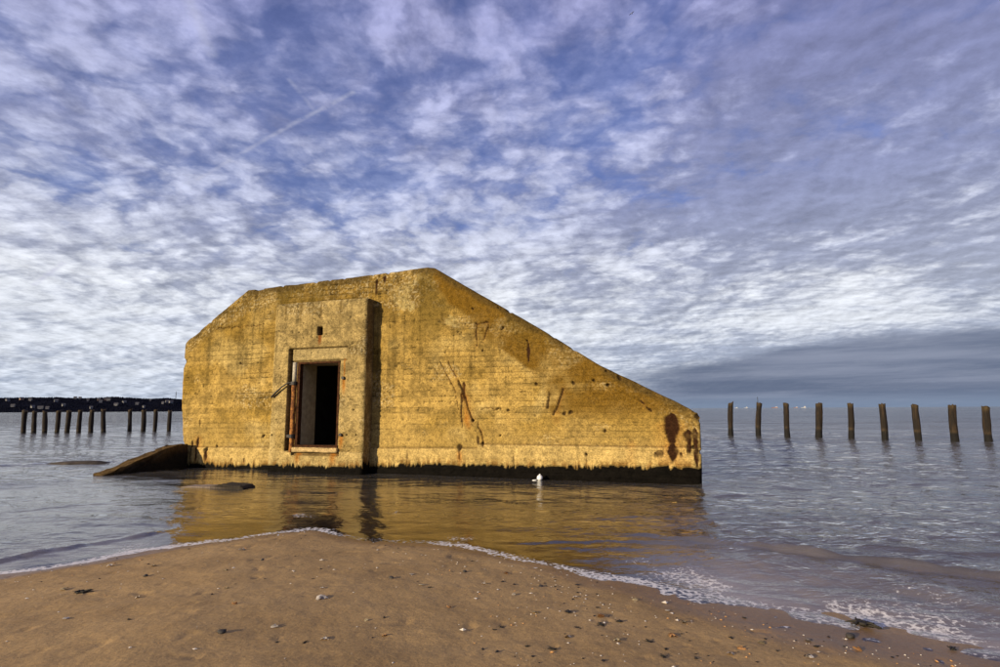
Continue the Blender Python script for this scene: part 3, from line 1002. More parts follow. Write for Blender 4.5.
    cc = np.ones((len(q), 3)) * np.array((.50, .36, .17)) * (.4 + .9 * fbm(q[:, 0] * 9, q[:, 2] * 20, 161, 3))[:, None]
    set_col(me, 'col', cc); set_f(me, 'wet', np.zeros(len(q)))
    link('sill', me, M_CON, root)
    # swing post: chalky above, rust below
    bm = bmesh.new(); rg = random.Random(2)
    zs = np.linspace(.52, 2.29, 16)
    tube_bm(bm, [(4.005, -OFF - .01, z) for z in zs], [.062 + rg.uniform(-.004, .006) for _ in zs], 12, rg, .05)
    hp = link('hinge_post', bm_mesh('hinge_post', bm, True), M_RUST, root)
    bm = bmesh.new()
    tube_bm(bm, [(4.005, -OFF - .005, z) for z in (2.292, 2.5, 2.85)], [.055, .058, .056], 12, rg, .04)
    link('upper_pipe', bm_mesh('upper_pipe', bm, True), M_PAINTED, hp)
    for z, r in ((2.30, .085), (.93, .085)):
        bm = bmesh.new()
        tube_bm(bm, [(4.0, -OFF - .012, z - .045), (4.0, -OFF - .012, z + .045)], [r, r], 12, rg, .05)
        box_bm(bm, (3.85, -OFF - .035, z - .035), (4.0, -OFF + .05, z + .035))
        link('hinge_collar', bm_mesh('hinge_collar', bm), M_MAST, hp)
    bm = bmesh.new()
    tube_bm(bm, [(4.02, -OFF - .05, 2.31), (3.86, -OFF - .07, 2.315), (3.68, -OFF - .07, 2.22), (3.48, -OFF - .06, 2.07), (3.33, -OFF - .045, 1.945)],
            [.018, .018, .019, .024, .027], 9, rg, .08)
    link('bent_lever', bm_mesh('bent_lever', bm, True), M_MAST, root)
    for z, uu in ((2.41, 5.49), (.975, 5.47)):
        bm = bmesh.new()
        tube_bm(bm, [(uu, -OFF + .06, z), (uu, -OFF - .05, z)], [.045, .04], 9, rg, .1)
        link('hinge_pin', bm_mesh('hinge_pin', bm), M_MAST, root)
    # the chamber behind: walls, roof, floor of concrete coloured dark for the shade inside
    D0, D1 = .281, 8.0
    part('chamber', M_INSIDE, root, [((3.0, D0, -.7), (3.3, D1, 3.6)), ((6.6, D0, -.7), (6.9, D1, 3.6)), ((3.3, D0, 3.3), (6.6, D1, 3.6)),
                                     ((3.3, D1 - .3, -.7), (6.6, D1, 3.3)), ((3.3, D0, -.7), (6.6, D1 - .3, .62))])
    return root


build_bunker()

# ------------------------------------------------------------------ broken slab beside the bunker
def rough_prism(name, poly, thick, direction, mat, seed, jit=.02, cuts=5):
    """outline (3-D points) given real thickness, arrises broken up"""
    bm = bmesh.new()
    front = [bm.verts.new(p) for p in poly]
    back = [bm.verts.new(Vector(p) + Vector(direction) * thick) for p in poly]
    bm.faces.new(front); bm.faces.new(back[::-1])
    n = len(poly)
    for k in range(n):
        bm.faces.new((front[k], back[k], back[(k + 1) % n], front[(k + 1) % n]))
    bmesh.ops.triangulate(bm, faces=bm.faces[:])
    bmesh.ops.subdivide_edges(bm, edges=bm.edges[:], cuts=cuts, use_grid_fill=True)
    rg = random.Random(seed)
    for v in bm.verts:
        v.co += Vector((rg.uniform(-jit, jit), rg.uniform(-jit, jit), rg.uniform(-jit, jit)))
    return bm_mesh(name, bm)


# face runs from its tip in the water back to the bunker's corner
A = Vector((-9.92, 14.20, 0)); Bq = Vector((-8.86, 16.02, 0))
ed = (Bq - A)
poly = [A + Vector((0, 0, -.5)), A + ed * -.01 + Vector((0, 0, .03)), A + ed * .30 + Vector((0, 0, .245)), A + ed * .62 + Vector((0, 0, .48)), A + ed * .82 + Vector((0, 0, .63)),
        Bq + Vector((0, 0, .655)), Bq + Vector((0, 0, -.5))]
dirn = Vector((-ed.y, ed.x, 0)).normalized()
me = rough_prism('broken_slab', poly, .42, dirn, M_WET, 3, .022, 4)
qv = np.array([v.co[:] for v in me.vertices])
n = fbm(qv[:, 0] * 3, qv[:, 2] * 4 + qv[:, 1], 171, 3)
topness = sst((qv[:, :2] - np.array(A.xy)) @ np.array(ed.normalized().xy) * .30 + .05 - qv[:, 2], .10, .0)
cc = np.ones((len(qv), 3)) * np.array((.014, .012, .009)) * (.5 + n)[:, None]
cc = lerp(cc, (.11, .068, .026), np.clip(topness * (.4 + .8 * n), 0, 1))
set_col(me, 'col', cc); set_f(me, 'wet', np.full(len(qv), .3))
tag(link('broken_slab', me, M_CON), 'dark broken concrete slab slanting into the water beside the bunker', 'concrete slab')

# awash rock on the left, sunken board in the pool
def lump(name, c, size, rz, mat, seed, label, cat, sub=3):
    bm = bmesh.new()
    bmesh.ops.create_icosphere(bm, subdivisions=sub, radius=1.0)
    rg = random.Random(seed); ox = rg.uniform(0, 50)
    P = np.array([v.co[:] for v in bm.verts])
    k = .7 + .6 * fbm(P[:, 0] * 1.7 + ox, P[:, 1] * 1.7 + P[:, 2] * 1.3, seed, 3)
    for v, kk in zip(bm.verts, k):
        v.co = Vector((v.co.x * size[0] * kk, v.co.y * size[1] * kk, v.co.z * size[2] * kk))
    o = link(name, bm_mesh(name, bm, True), mat)
    o.location = c; o.rotation_euler = (0, 0, rz)
    return tag(o, label, cat)


lump('awash_rock', (-13.1, 17.55, -.10), (1.0, .35, .17), .3, M_WET, 8, 'low dark rock barely awash off the slanting slab', 'rock')
p0, p1 = Vector((-6.75, 12.05, 0)), Vector((-5.25, 11.62, 0))
e2 = (p1 - p0); nrm = Vector((-e2.y, e2.x, 0)).normalized()
poly = [p0 + Vector((0, 0, -.04)), p0 + Vector((0, 0, .005)), p0 + e2 * .45 + Vector((0, 0, .035)), p0 + e2 * .62 + Vector((0, 0, .085)), p0 + e2 * .95 + Vector((0, 0, .07)),
        p1 + Vector((0, 0, .03)), p1 + Vector((0, 0, -.04))]
me = rough_prism('sunken_board', poly, .36, nrm, M_WOOD, 6, .008, 3)
qv = np.array([v.co[:] for v in me.vertices])
tq = ((qv[:, :2] - np.array(p0.xy)) @ np.array(e2.xy)) / e2.length ** 2
cc = lerp(np.ones((len(qv), 3)) * np.array((.22, .17, .13)), (.022, .016, .010), sst(tq, .42, .55))  # lit left part painted pale, right part dark
set_col(me, 'col', cc)
tag(link('sunken_board', me, M_WOOD), 'waterlogged dark board lying low in the pool before the bunker', 'board')

# white float resting at the wall foot
fl = empty('float', w2w(10.57, .22, 0))
tag(fl, 'small white round float bobbing against the black foot of the bunker', 'float')
bm = bmesh.new()
bmesh.ops.create_uvsphere(bm, u_segments=20, v_segments=14, radius=.065)
for v in bm.verts:
    v.co.z = v.co.z * 1.0 + .055
link('ball', bm_mesh('ball', bm, True), M_FLOAT, fl)
bm = bmesh.new()
tube_bm(bm, [(0, 0, .11), (0, 0, .125), (.01, 0, .14)], [.022, .018, .012], 8)
link('eyelet', bm_mesh('eyelet', bm, True), M_FLOAT, fl)
bm = bmesh.new()
tube_bm(bm, [(-.05, -.02, .03), (-.10, -.03, .01), (-.15, -.02, .006), (-.2, .01, -.02)], [.008, .008, .012, .008], 6)
link('cord', bm_mesh('cord', bm, True), M_FLOAT, fl)

# ------------------------------------------------------------------ timber posts
def timber_post(x, y, h, rad, lean, seed, wetline):
    rg = random.Random(seed)
    seg, rows = 18, 26
    zs = np.linspace(-.9, h, rows)
    ang = np.linspace(0, 2 * math.pi, seg, endpoint=False)
    Zg, Ag = np.meshgrid(zs, ang, indexing='ij')
    ridge = 1 + .22 * (fbm(Zg * 1.4, Zg * 0 + seed, seed + 7, 3) - .5) + .14 * (vn(np.cos(Ag) * 3 + seed, np.sin(Ag) * 3 + Zg * .3, seed) - .5) + .10 * (fbm(Ag * 2 + seed * 3, Zg * 2.5, seed + 3, 3) - .5)
    taper = 1 + .10 * (1 - (Zg + .9) / (h + .9)) - .05 * np.exp(-((Zg - wetline) / .25) ** 2)
    flare = 1 + rg.uniform(.02, .09) * sst(Zg, h - .22, h - .04)
    r = rad * ridge * taper * flare
    bowx = lean[0] * Zg + .03 * np.sin(Zg * 1.7 + seed); bowy = lean[1] * Zg
    Xg = r * np.cos(Ag) + bowx; Yg = r * np.sin(Ag) + bowy
    slant = rg.uniform(-.55, .55)
    Zt = Zg + sst(Zg, h - .3, h) * (slant * (Xg - bowx) + .12 * (vn(np.cos(Ag) * 2.2 + 9, np.sin(Ag) * 2.2 + 9, seed + 9) - .5))
    V = np.stack([Xg, Yg, Zt], -1).reshape(-1, 3)
    F = []
    i, j = np.meshgrid(np.arange(rows - 1), np.arange(seg), indexing='ij')
    jn = (j + 1) % seg
    F = np.stack([i * seg + j, i * seg + jn, (i + 1) * seg + jn, (i + 1) * seg + j], -1).reshape(-1, 4)
    # end grain: inner ring and centre, slightly hollowed
    ring = V[(rows - 1) * seg:]
    cen = ring.mean(0)
    inner = cen + (ring - cen) * .45 - np.array((0, 0, .02))
    b0 = len(V)
    V = np.concatenate([V, inner, [cen - np.array((0, 0, .035))]])
    k = np.arange(seg); kn = (k + 1) % seg
    F2 = np.stack([(rows - 1) * seg + k, (rows - 1) * seg + kn, b0 + kn, b0 + k], -1)
    F3 = np.stack([b0 + k, b0 + kn, np.full(seg, b0 + seg), np.full(seg, b0 + seg)], -1)
    me = bpy.data.meshes.new('timber_post')
    me.from_pydata(V.tolist(), [], F.tolist() + F2.tolist() + [f[:3] for f in F3.tolist()])
    me.polygons.foreach_set('use_smooth', np.array([True] * len(F) + [False] * (2 * seg)))
    z = V[:, 2]; an = np.arctan2(V[:, 1], V[:, 0])
    n = fbm(an * 3 + seed, z * 1.5, seed + 5, 3)
    cc = np.ones((len(V), 3)) * np.array((.013, .0085, .005)) * (.5 + n)[:, None]
    cc = lerp(cc, (.075, .05, .02), sst(z, h - .25, h) * .6)
    cc = lerp(cc, (.042, .025, .011), sst(n, .58, .72) * .6)
    wl = wetline + .08 * (vn(an * 4, an * 0, seed) - .5)
    cc = lerp(cc, (.06, .04, .02), np.exp(-((z - wl - .05) / .05) ** 2) * .6)
    cc = lerp(cc, (.006, .005, .004), sst(wl - z, -.02, .04))
    set_col(me, 'col', cc)
    o = link('timber_post', me, M_WOOD)
    o.location = (x, y, 0); o.rotation_euler = (0, 0, rg.uniform(-.1, .1))
    return o


ORD = ['first', 'second', 'third', 'fourth', 'fifth', 'sixth', 'seventh', 'eighth', 'ninth', 'tenth', 'eleventh', 'twelfth']
RIGHT = [  # x, y, height, radius, lean x
    (11.90, 29.2, 1.86, .165, .01), (12.97, 28.35, 1.84, .16, .01), (13.83, 27.15, 1.80, .165, -.055), (14.86, 26.3, 1.78, .195, 0),
    (15.88, 25.55, 1.76, .155, .03), (16.62, 24.45, 1.74, .16, -.035), (17.60, 23.8, 1.69, .165, -.05), (18.75, 23.3, 1.66, .18, -.05), (19.72, 22.8, 1.57, .175, -.085)]
LEANS = [.085, .09, .005, .055, .065, .045, .035, .045, .02]
for k, (x, y, h, r, lx) in enumerate(RIGHT):
    x, y, h, r, lx = x * 1.14, y * 1.14, 1.6 + (h - 1.6) * 1.14, r * .87, LEANS[k]
    tag(timber_post(x, y, h, r, (lx, .01), 40 + k, .46 - .012 * k), f"{ORD[k]} weathered wooden post from the bunker in the row of nine over open sea", 'post', 'row of nine posts over open sea')
# iron rod on the second post
bm = bmesh.new()
tube_bm(bm, [(0, 0, -.12), (.004, 0, .1), (0, 0, .36)], [.018, .016, .012], 7)
o = link('iron_rod', bm_mesh('iron_rod', bm, True), M_MAST)
o.location = (12.97 * 1.14 + .09 * 1.87 - .10, 28.35 * 1.14 - .04, 1.86)
tag(o, 'thin iron rod standing upright on top of a wooden post', 'rod')

LEFT = [(169.5, 0), (156, 0), (142.5, 0), (129, 0), (103, 1), (91, 1), (79, 1), (67.5, 1), (57, 1), (45, 1), (34.5, 1), (24, 1)]
LX = [-26.02, -27.05, -28.15, -29.30, -30.35, -31.00, -31.75, -32.55, -33.30, -34.20, -35.05, -35.90]
LY = [44.2, 44.05, 44.3, 44.4, 43.0, 42.6, 42.4, 42.3, 42.25, 42.2, 42.25, 42.35]
LHT = [1.62, 1.66, 1.66, 1.70, 1.74, 1.70, 1.70, 1.64, 1.64, 1.62, 1.64, 1.68]
for k, (x, y, h) in enumerate(zip(LX, LY, LHT)):
    rg = random.Random(200 + k)
    place = 'four spaced' if k < 4 else 'eight closer'
    num = ORD[k] if k < 4 else ORD[k - 4]
    tag(timber_post(x, y, h, .15 + rg.uniform(-.012, .02), (rg.uniform(-.07, -.02), .01), 300 + k, .12),
        f"{num} wooden post from the bunker among the {place} posts facing the wooded hills", 'post', 'posts facing the wooded hills')

# ------------------------------------------------------------------ wooded hills across the bay
def hill_h(az, depth):
    """height over the far shore; az in radians from +Y, depth 0 at the shore"""
    prof = np.interp(np.degrees(az), [-130, -80, -60, -48, -42, -36, -31, -28.5, -26, -22, -18, -15], [20, 34, 38, 37, 34, 39, 37, 31, 24, 18, 8, 0])
    return prof * sst(depth, -20, 520) ** .8 * (1 - .25 * sst(depth, 600, 1300)) + 9 * (fbm(az * 30, depth * .006, 181, 3) - .5) * sst(depth, 0, 200) * (prof > 4)


HR = 1450.0
na, nd = 420, 26
az = np.radians(np.linspace(-130, -14.5, na)); dp = np.linspace(-60, 1300, nd)
AZ, DP = np.meshgrid(az, dp, indexing='ij')
hz = np.where(DP < 0, -1.0, hill_h(AZ, DP))
RR = HR + DP + 60 * (fbm(AZ * 14, AZ * 0, 182, 3) - .5)
me = np_mesh('hills', np.stack([RR * np.sin(AZ), RR * np.cos(AZ), hz], -1).reshape(-1, 3), grid_faces(na, nd, flip=True))
tag(link('hills', me, M_HILL), kind='structure')


def hill_pt(deg, depth):
    a = np.array(math.radians(deg)); dd = np.array(float(depth))
    h = float(hill_h(a, dd)); r = HR + depth + 60 * float(fbm(a * 14, a * 0, 182, 3) - .5)
    return r * math.sin(a), r * math.cos(a), h


# leafless woodland as one far mass of small crowns
rngw = np.random.default_rng(9)
NT = 22000
base = np.array([(1, 0, 0), (-.5, .87, 0), (-.5, -.87, 0), (0, 0, .9), (0, 0, -.6)])
fc = np.array([(0, 1, 3), (1, 2, 3), (2, 0, 3), (1, 0, 4), (2, 1, 4), (0, 2, 4)])
ta = np.radians(rngw.uniform(-75, -16, NT)); td = rngw.uniform(0, 760, NT)
th_ = np.array(hill_h(ta, td)); tr_ = HR + td + 60 * (fbm(ta * 14, ta * 0, 182, 3) - .5)
tw = rngw.uniform(1.0, 2.4, NT); tt = rngw.uniform(0.9, 2.2, NT)
cen = np.stack([tr_ * np.sin(ta), tr_ * np.cos(ta), th_ + .4 * tt], -1)
ok = th_ > .5
cen, tw, tt = cen[ok], tw[ok], tt[ok]
VV = (base[None] * np.stack([tw, tw, tt], -1)[:, None, :] * (1 + rngw.uniform(-.3, .3, (len(cen), 5, 3))) + cen[:, None, :]).reshape(-1, 3)
FF = (fc[None] + 5 * np.arange(len(cen))[:, None, None]).reshape(-1, 3)
tag(link('woodland', np_mesh('woodland', VV, FF, True), M_TREES), 'dark leafless woods covering the far hills', 'woods', kind='stuff')


def house(deg, depth, w, h, wallm, k):
    x, y, z = hill_pt(deg, depth)
    rt = empty('house', (x, y, z), -math.radians(deg) + random.Random(k).uniform(-.4, .4))
    bm = bmesh.new()
    box_bm(bm, (-w / 2, -4, -3), (w / 2, 4, h))
    link('wall', bm_mesh('wall', bm), wallm, rt)
    bm = bmesh.new()
    a = [bm.verts.new(p) for p in ((-w / 2 - .6, -4.6, h + .02), (w / 2 + .6, -4.6, h + .02), (w / 2 + .6, 4.6, h + .02), (-w / 2 - .6, 4.6, h + .02), (-w / 2 - .6, 0, h + 3), (w / 2 + .6, 0, h + 3))]
    for f in ((0, 1, 5, 4), (2, 3, 4, 5), (1, 2, 5), (3, 0, 4), (3, 2, 1, 0)):
        bm.faces.new([a[q] for q in f])
    link('roof', bm_mesh('roof', bm), M_HROOF, rt)
    return rt


def deg_of(px):                                     # bearing of a landmark on the far shore
    return math.degrees(math.atan((px - 500) / 555 * .985))


HOUSES = [(17, 330, 16, 8, 1), (26, 300, 14, 7, 0), (29, 130, 10, 6, 0), (37, 100, 12, 6, 0), (44, 90, 9, 5, 0), (52, 250, 11, 6, 0), (60, 140, 10, 6, 0), (71, 380, 13, 6, 0), (76, 390, 10, 6, 0),
          (84, 300, 9, 6, 0), (95, 330, 13, 8, 1), (97, 250, 11, 6, 0), (102, 340, 17, 7, 1), (105, 330, 10, 7, 0), (113, 180, 10, 6, 0), (121, 260, 10, 6, 0), (134, 210, 10, 6, 0), (147, 330, 9, 6, 0),
          (160, 230, 12, 6, 0), (164, 270, 14, 6, 0), (168, 250, 11, 8, 0), (9, 150, 9, 6, 0), (3, 310, 11, 6, 0), (141, 120, 9, 6, 0), (88, 90, 10, 6, 0)]
for k, (px, dpt, w, h, br) in enumerate(HOUSES):
    o = house(deg_of(px), dpt, w * random.Random(k + 90).uniform(.35, .75), h * .6, M_HBRICK if br else M_HWALL, k)
    tag(o, 'tiny tan house among the woods of the far hills' if br else 'tiny pale grey house among the woods of the far hills', 'house',
        'tan houses on the far hills' if br else 'pale houses on the far hills')
x, y, z = hill_pt(deg_of(172.5), 480)
mt = empty('radio_mast', (x, y, z)); tag(mt, 'thin radio mast rising from the far wooded ridge', 'mast')
bm = bmesh.new(); tube_bm(bm, [(0, 0, -2), (0, 0, 12), (0, 0, 24)], [1.1, .9, .6], 6)
link('pole', bm_mesh('pole', bm), M_MAST, mt)
bm = bmesh.new(); box_bm(bm, (-1.6, -.5, 16), (1.6, .5, 17.2))
link('antenna', bm_mesh('antenna', bm), M_MAST, mt)

# boats on the horizon
def boat(px, dist, L, hullm, superh, label):
    a = math.atan((px - 500) / 555 * .985)
    L *= .7; superh *= .6
    rt = empty('boat', (dist * math.sin(a), dist * math.cos(a), 0), -a)
    bm = bmesh.new()
    H = L * .10
    pr = [(-L / 2, 0, H), (-L * .42, -L * .09, 0), (L * .45, -L * .09, 0), (L / 2, -L * .07, H), (L / 2, L * .07, H), (L * .45, L * .09, 0), (-L * .42, L * .09, 0)]
    lo = [bm.verts.new((q[0] * .95, q[1] * .8, -1)) for q in ((-L * .42, 0), (-L * .3, -L * .09), (L * .45, -L * .09), (L * .45, L * .09), (-L * .3, L * .09))]
    hi = [bm.verts.new((q[0], q[1], H)) for q in ((-L / 2, 0), (-L * .3, -L * .09), (L / 2, -L * .08), (L / 2, L * .08), (-L * .3, L * .09))]
    bm.faces.new(lo[::-1]); bm.faces.new(hi)
    for k in range(5): bm.faces.new((lo[k], lo[(k + 1) % 5], hi[(k + 1) % 5], hi[k]))
    link('hull', bm_mesh('hull', bm), hullm, rt)
    bm = bmesh.new()
    box_bm(bm, (L * .05, -L * .06, H), (L * .42, L * .06, H + superh), L * .01)
    box_bm(bm, (L * .15, -L * .05, H + superh), (L * .32, L * .05, H + superh * 1.5))
    link('cabin', bm_mesh('cabin', bm), M_HULLW, rt)
    bm = bmesh.new(); tube_bm(bm, [(L * .2, 0, H + superh), (L * .2, 0, H + superh * 2.2)], [L * .006, L * .004], 6)
    link('mast', bm_mesh('mast', bm), M_MAST, rt)
    tag(rt, label, 'boat', 'boats on the horizon')


boat(737, 2600, 20, M_HULLW, 4, 'tiny white boat on the horizon just past the first post')
boat(747, 2700, 22, M_HULLW, 5, 'tiny white boat on the horizon close before the rod-topped post')
boat(776, 3200, 44, M_HULLR, 4, 'tiny long red-hulled boat on the horizon between second and third posts')
boat(797, 3200, 30, M_HULLR, 4, 'tiny red-hulled boat on the horizon just after the third post')
boat(805, 2700, 28, M_HULLW, 6, 'largest white boat on the horizon between third and fourth posts')

# gull high over the bay
d = Vector((.204, .775, .598)) * 70
d = d * 1.8
gl = empty('gull', (d.x, d.y, d.z + CAM_H), .6)
tag(gl, 'tiny gull flying high in a blue gap between clouds', 'bird')
bm = bmesh.new()
tube_bm(bm, [(-.24, 0, 0), (-.14, 0, .01), (0, 0, .01), (.14, 0, .02), (.2, 0, .025), (.26, 0, .015)], [.012, .045, .065, .045, .04, .006], 8)
link('body', bm_mesh('body', bm, True), M_GULL, gl)
for s in (-1, 1):
    bm = bmesh.new()
    pts = [(0.06, 0), (.09, .25), (.0, .62), (-.08, .60), (-.06, .25), (-.08, 0)]
    zz = [.03, .14, .06, .06, .14, .03]
    t0 = [bm.verts.new((p[0], s * p[1], q + .012)) for p, q in zip(pts, zz)]
    b0 = [bm.verts.new((p[0], s * p[1], q - .012)) for p, q in zip(pts, zz)]
    for t in (t0, b0):
        bm.faces.new((t[0], t[1], t[4], t[5])); bm.faces.new((t[1], t[2], t[3], t[4]))
    for k in range(6):
        bm.faces.new((t0[k], t0[(k + 1) % 6], b0[(k + 1) % 6], b0[k]))
    link('wing', bm_mesh('wing', bm), M_GULLD, gl)

# ------------------------------------------------------------------ small things on the sand
def shell_mesh(seed):
    """one cupped, ribbed bivalve valve, open side down"""
    bm = bmesh.new(); rg = random.Random(seed)
    na, nr = 10, 4
    hinge = bm.verts.new((0, -.45, .04))
    rows = []
    for i in range(1, nr + 1):
        f = i / nr; row = []
        for k in range(na + 1):
            a = math.pi * (k / na) * 1.15 - math.pi * .075
            rr = f * (.95 + (.05 if k % 2 else -.03) + rg.uniform(-.03, .03))
            row.append(bm.verts.new((math.cos(a) * rr * .62, -.45 + math.sin(a) * rr * .95 + (1 - f) * .02, .05 + .34 * math.sin(min(1, f) * math.pi * .5) * (1 - f * f) + .02)))
        rows.append(row)
    for k in range(na): bm.faces.new((hinge, rows[0][k], rows[0][k + 1]))
    for r0, r1 in zip(rows, rows[1:]):
        for k in range(na): bm.faces.new((r0[k], r1[k], r1[k + 1], r0[k + 1]))
    bmesh.ops.solidify(bm, geom=bm.faces[:], thickness=.06)
    return bm_mesh('shell', bm, True)


def pebble_mesh(seed, flat=.55):
    bm = bmesh.new()
    bmesh.ops.create_icosphere(bm, subdivisions=2, radius=.5)
    P = np.array([v.co[:] for v in bm.verts])
    k = .75 + .5 * fbm(P[:, 0] * 2.6 + seed * 7, P[:, 1] * 2.6 + P[:, 2] * 2, seed, 2)
    for v, q in zip(bm.verts, k): v.co = Vector((v.co.x * q * 1.15, v.co.y * q * .85, v.co.z * q * flat))
    return bm_mesh('pebble', bm, True)


def weed_mesh(seed):
    """a matted scrap of wrack: several short curled strands over a low clot"""
    bm = bmesh.new(); rg = random.Random(seed)
    bmesh.ops.create_icosphere(bm, subdivisions=2, radius=.2)
    for v in bm.verts:
        q = rg.uniform(.45, 1.5); v.co = Vector((v.co.x * 1.4 * q, v.co.y * .8 * q, v.co.z * .4 * q))
    for _ in range(16):
        a = rg.uniform(0, 6.28); p = Vector((rg.uniform(-.28, .28), rg.uniform(-.16, .16), rg.uniform(.0, .1))); pts = []
        for k in range(5):
            pts.append(p.copy()); a += rg.uniform(-1.0, 1.0)
            p = p + Vector((math.cos(a) * .14, math.sin(a) * .10, rg.uniform(-.05, .035)))
        w = rg.uniform(.5, 1.1)
        tube_bm(bm, pts, [.03 * w, .05 * w, .045 * w, .035 * w, .012], 5)
    return bm_mesh('seaweed', bm, True)


SHM = [shell_mesh(k) for k in range(3)]
PBM = [pebble_mesh(k) for k in range(4)]
WDM = [weed_mesh(k) for k in range(4)]


def mcopy(me, mat):
    m = me.copy(); m.materials.clear(); m.materials.append(mat); return m


SHELLS = {c: [mcopy(m, mt) for m in SHM] for c, mt in (('white', M_SHELLW), ('orange', M_SHELLO), ('ochre', M_SHELLG))}
PEBS = [mcopy(m, M_PEBBLE) for m in PBM]
WEEDS = [mcopy(m, M_WEED) for m in WDM]


def put(name, me, x, y, size, rz, sink, label, cat, group=None, tilt=0.0):
    o = link(name, me, None)
    z = float(sand_z(np.array([x]), np.array([y]))[0])
    o.location = (x, y, max(z, 0.0) + sink * size)
    o.scale = (size, size, size)
    o.rotation_euler = (tilt, tilt * .6, rz)
    return tag(o, label, cat, group)


rg = random.Random(12)
put('shell', SHELLS['white'][0], -1.42, 4.62, .085, .6, -.02, 'largest white clam shell lying alone on the bare sand', 'shell', tilt=.2)
put('seaweed', WEEDS[0], -3.55, 4.93, .13, .3, .04, 'ragged dark seaweed clump near the waterline among ochre shells', 'seaweed')
put('seaweed', WEEDS[2], 2.68, 4.36, .19, -.5, .05, 'large dark wrack clump washed by foam at the swash edge', 'seaweed')
BITS = [(-3.80, 5.06, 'ochre', .05), (-2.95, 4.75, 'white', .04), (-3.12, 4.2, 'white', .035), (-1.24, 3.72, 'weed', .06), (-1.13, 3.79, 'white', .045), (-1.53, 3.95, 'white', .04), (-1.80, 3.80, 'peb', .05),
        (-.61, 5.01, 'weed', .06), (-.70, 5.06, 'ochre', .04), (-.84, 5.44, 'white', .035), (0.0, 4.12, 'weed', .065), (-.05, 4.05, 'weed', .05), (.32, 3.72, 'weed', .075), (.16, 3.76, 'weed', .05), (.76, 4.62, 'weed', .05),
        (.72, 4.22, 'weed', .085), (.53, 4.15, 'weed', .055), (1.17, 4.06, 'orange', .05), (.77, 3.93, 'ochre', .045), (.98, 3.93, 'weed', .075), (1.05, 3.80, 'weed', .055), (1.0, 3.66, 'weed', .07), (1.57, 4.05, 'weed', .06),
        (1.86, 4.50, 'weed', .055), (2.35, 3.90, 'orange', .045), (-.77, 3.89, 'orange', .035), (-4.0, 5.95, 'white', .06), (-3.5, 5.85, 'ochre', .05), (1.55, 3.85, 'orange', .045), (.75, 4.40, 'orange', .05), (-2.2, 6.2, 'weed', .04),
        (-1.85, 6.0, 'white', .035), (-1.2, 5.8, 'white', .03), (-1.0, 5.3, 'peb', .05), (-.35, 5.6, 'peb', .045), (.05, 5.6, 'orange', .04), (.35, 5.2, 'peb', .05), (.1, 4.9, 'white', .035), (.62, 4.9, 'white', .04),
        (-2.6, 5.5, 'ochre', .035), (-2.3, 4.9, 'ochre', .035), (-3.3, 5.4, 'peb', .045), (-2.0, 4.4, 'orange', .035), (-2.6, 4.1, 'weed', .06), (-.4, 4.5, 'orange', .03), (-.15, 5.2, 'white', .04), (1.3, 4.6, 'white', .035),
        (1.1, 4.85, 'ochre', .04), (1.35, 4.35, 'ochre', .04), (1.45, 3.75, 'white', .04), (1.75, 4.0, 'ochre', .04), (1.95, 3.75, 'white', .045), (2.1, 4.05, 'white', .04), (.5, 5.45, 'weed', .045), (-.3, 6.1, 'weed', .045),
        (-2.9, 6.5, 'white', .06), (-1.5, 4.9, 'white', .03), (-.95, 4.15, 'ochre', .03), (-1.7, 5.25, 'weed', .04), (-2.45, 5.95, 'peb', .04), (.25, 4.45, 'ochre', .04), (.45, 3.95, 'white', .035), (2.45, 4.15, 'peb', .07), (3.0, 3.95, 'weed', .1)]
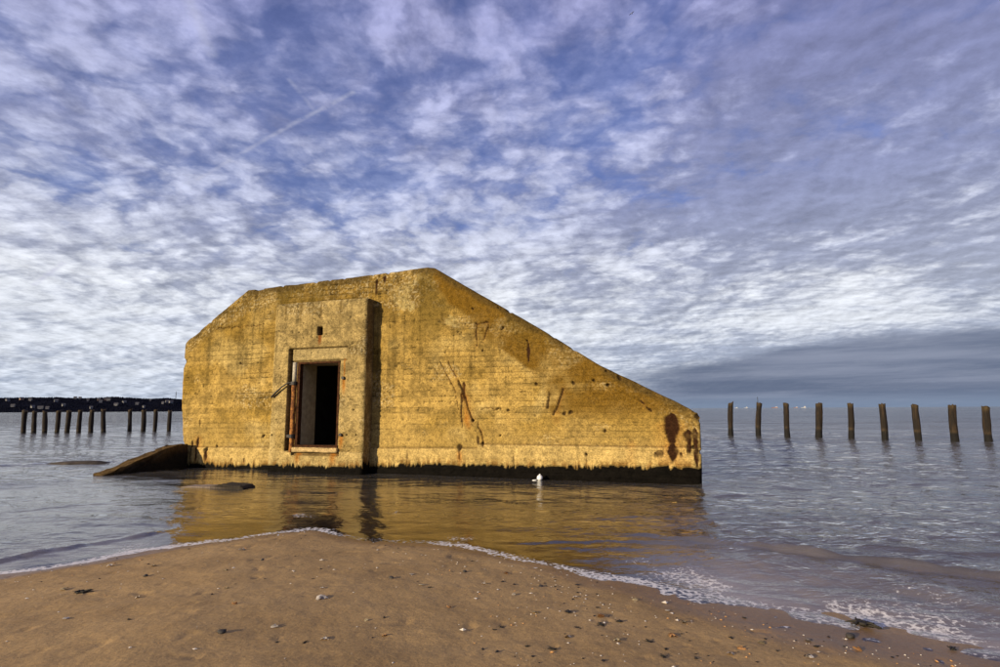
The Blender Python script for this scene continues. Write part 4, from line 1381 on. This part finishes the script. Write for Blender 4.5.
LAB = {'white': ('shell', 'small bleached white shell on the damp sand', 'shell', 'small white shells on the sand'),
       'orange': ('shell', 'small orange shell on the damp sand', 'shell', 'small orange shells on the sand'),
       'ochre': ('shell', 'small dull ochre shell on the damp sand', 'shell', 'small ochre shells on the sand'),
       'weed': ('seaweed', 'small black scrap of seaweed dropped on the sand', 'seaweed', 'black seaweed scraps on the sand'),
       'peb': ('pebble', 'small dark rounded pebble set in the sand', 'pebble', 'dark pebbles on the sand')}
for (x, y, c, sz) in BITS:
    nm, lab, cat, grp = LAB[c]
    me = (WEEDS if c == 'weed' else PEBS if c == 'peb' else SHELLS[c])[rg.randrange(3)]
    put(nm, me, x, y, sz * (.66 if c == 'weed' else 1), rg.uniform(0, 6.28), .06 if c != 'peb' else .12, lab, cat, grp, rg.uniform(-.25, .25))

# shell grit and crumbs of wrack: nobody could count them
def grit(name, n, mat, size, seed, label, bias):
    rngg = np.random.default_rng(seed)
    x = rngg.uniform(-5.2, 3.6, n * 4); y = rngg.uniform(3.0, 7.8, n * 4)
    s = shore_dist(x, y)
    pr = np.where(s > .03, np.exp(-s * bias) * (.35 + 1.3 * sst(x, -1.5, 1.5)) * sst(fbm(x * 1.3, y * 1.3, seed, 3), .3, .65), 0)
    ok = rngg.uniform(0, 1, len(x)) < pr
    x, y = x[ok][:n], y[ok][:n]
    z = sand_z(x, y)
    k = size * rngg.lognormal(0, .45, len(x))
    b = np.array([(1, 0, 0), (0, 1, 0), (-1, 0, 0), (0, -1, 0), (0, 0, .38), (0, 0, -.4)])
    f = np.array([(0, 1, 4), (1, 2, 4), (2, 3, 4), (3, 0, 4), (1, 0, 5), (2, 1, 5), (3, 2, 5), (0, 3, 5)])
    V = (b[None] * k[:, None, None] * rngg.uniform(.5, 1.4, (len(x), 6, 3)) + np.stack([x, y, z + k * .2], -1)[:, None]).reshape(-1, 3)
    F = (f[None] + 6 * np.arange(len(x))[:, None, None]).reshape(-1, 3)
    tag(link(name, np_mesh(name, V, F, False), mat), label, 'grit', kind='stuff')


grit('shell_grit', 520, M_SHELLW, .0065, 1, 'scatter of fine white shell grit over the sand', .45)
grit('ochre_grit', 220, M_SHELLO, .007, 2, 'scatter of fine orange shell grit over the sand', .45)
grit('wrack_crumbs', 300, M_WEED, .009, 3, 'scatter of dark wrack crumbs over the sand', .4)
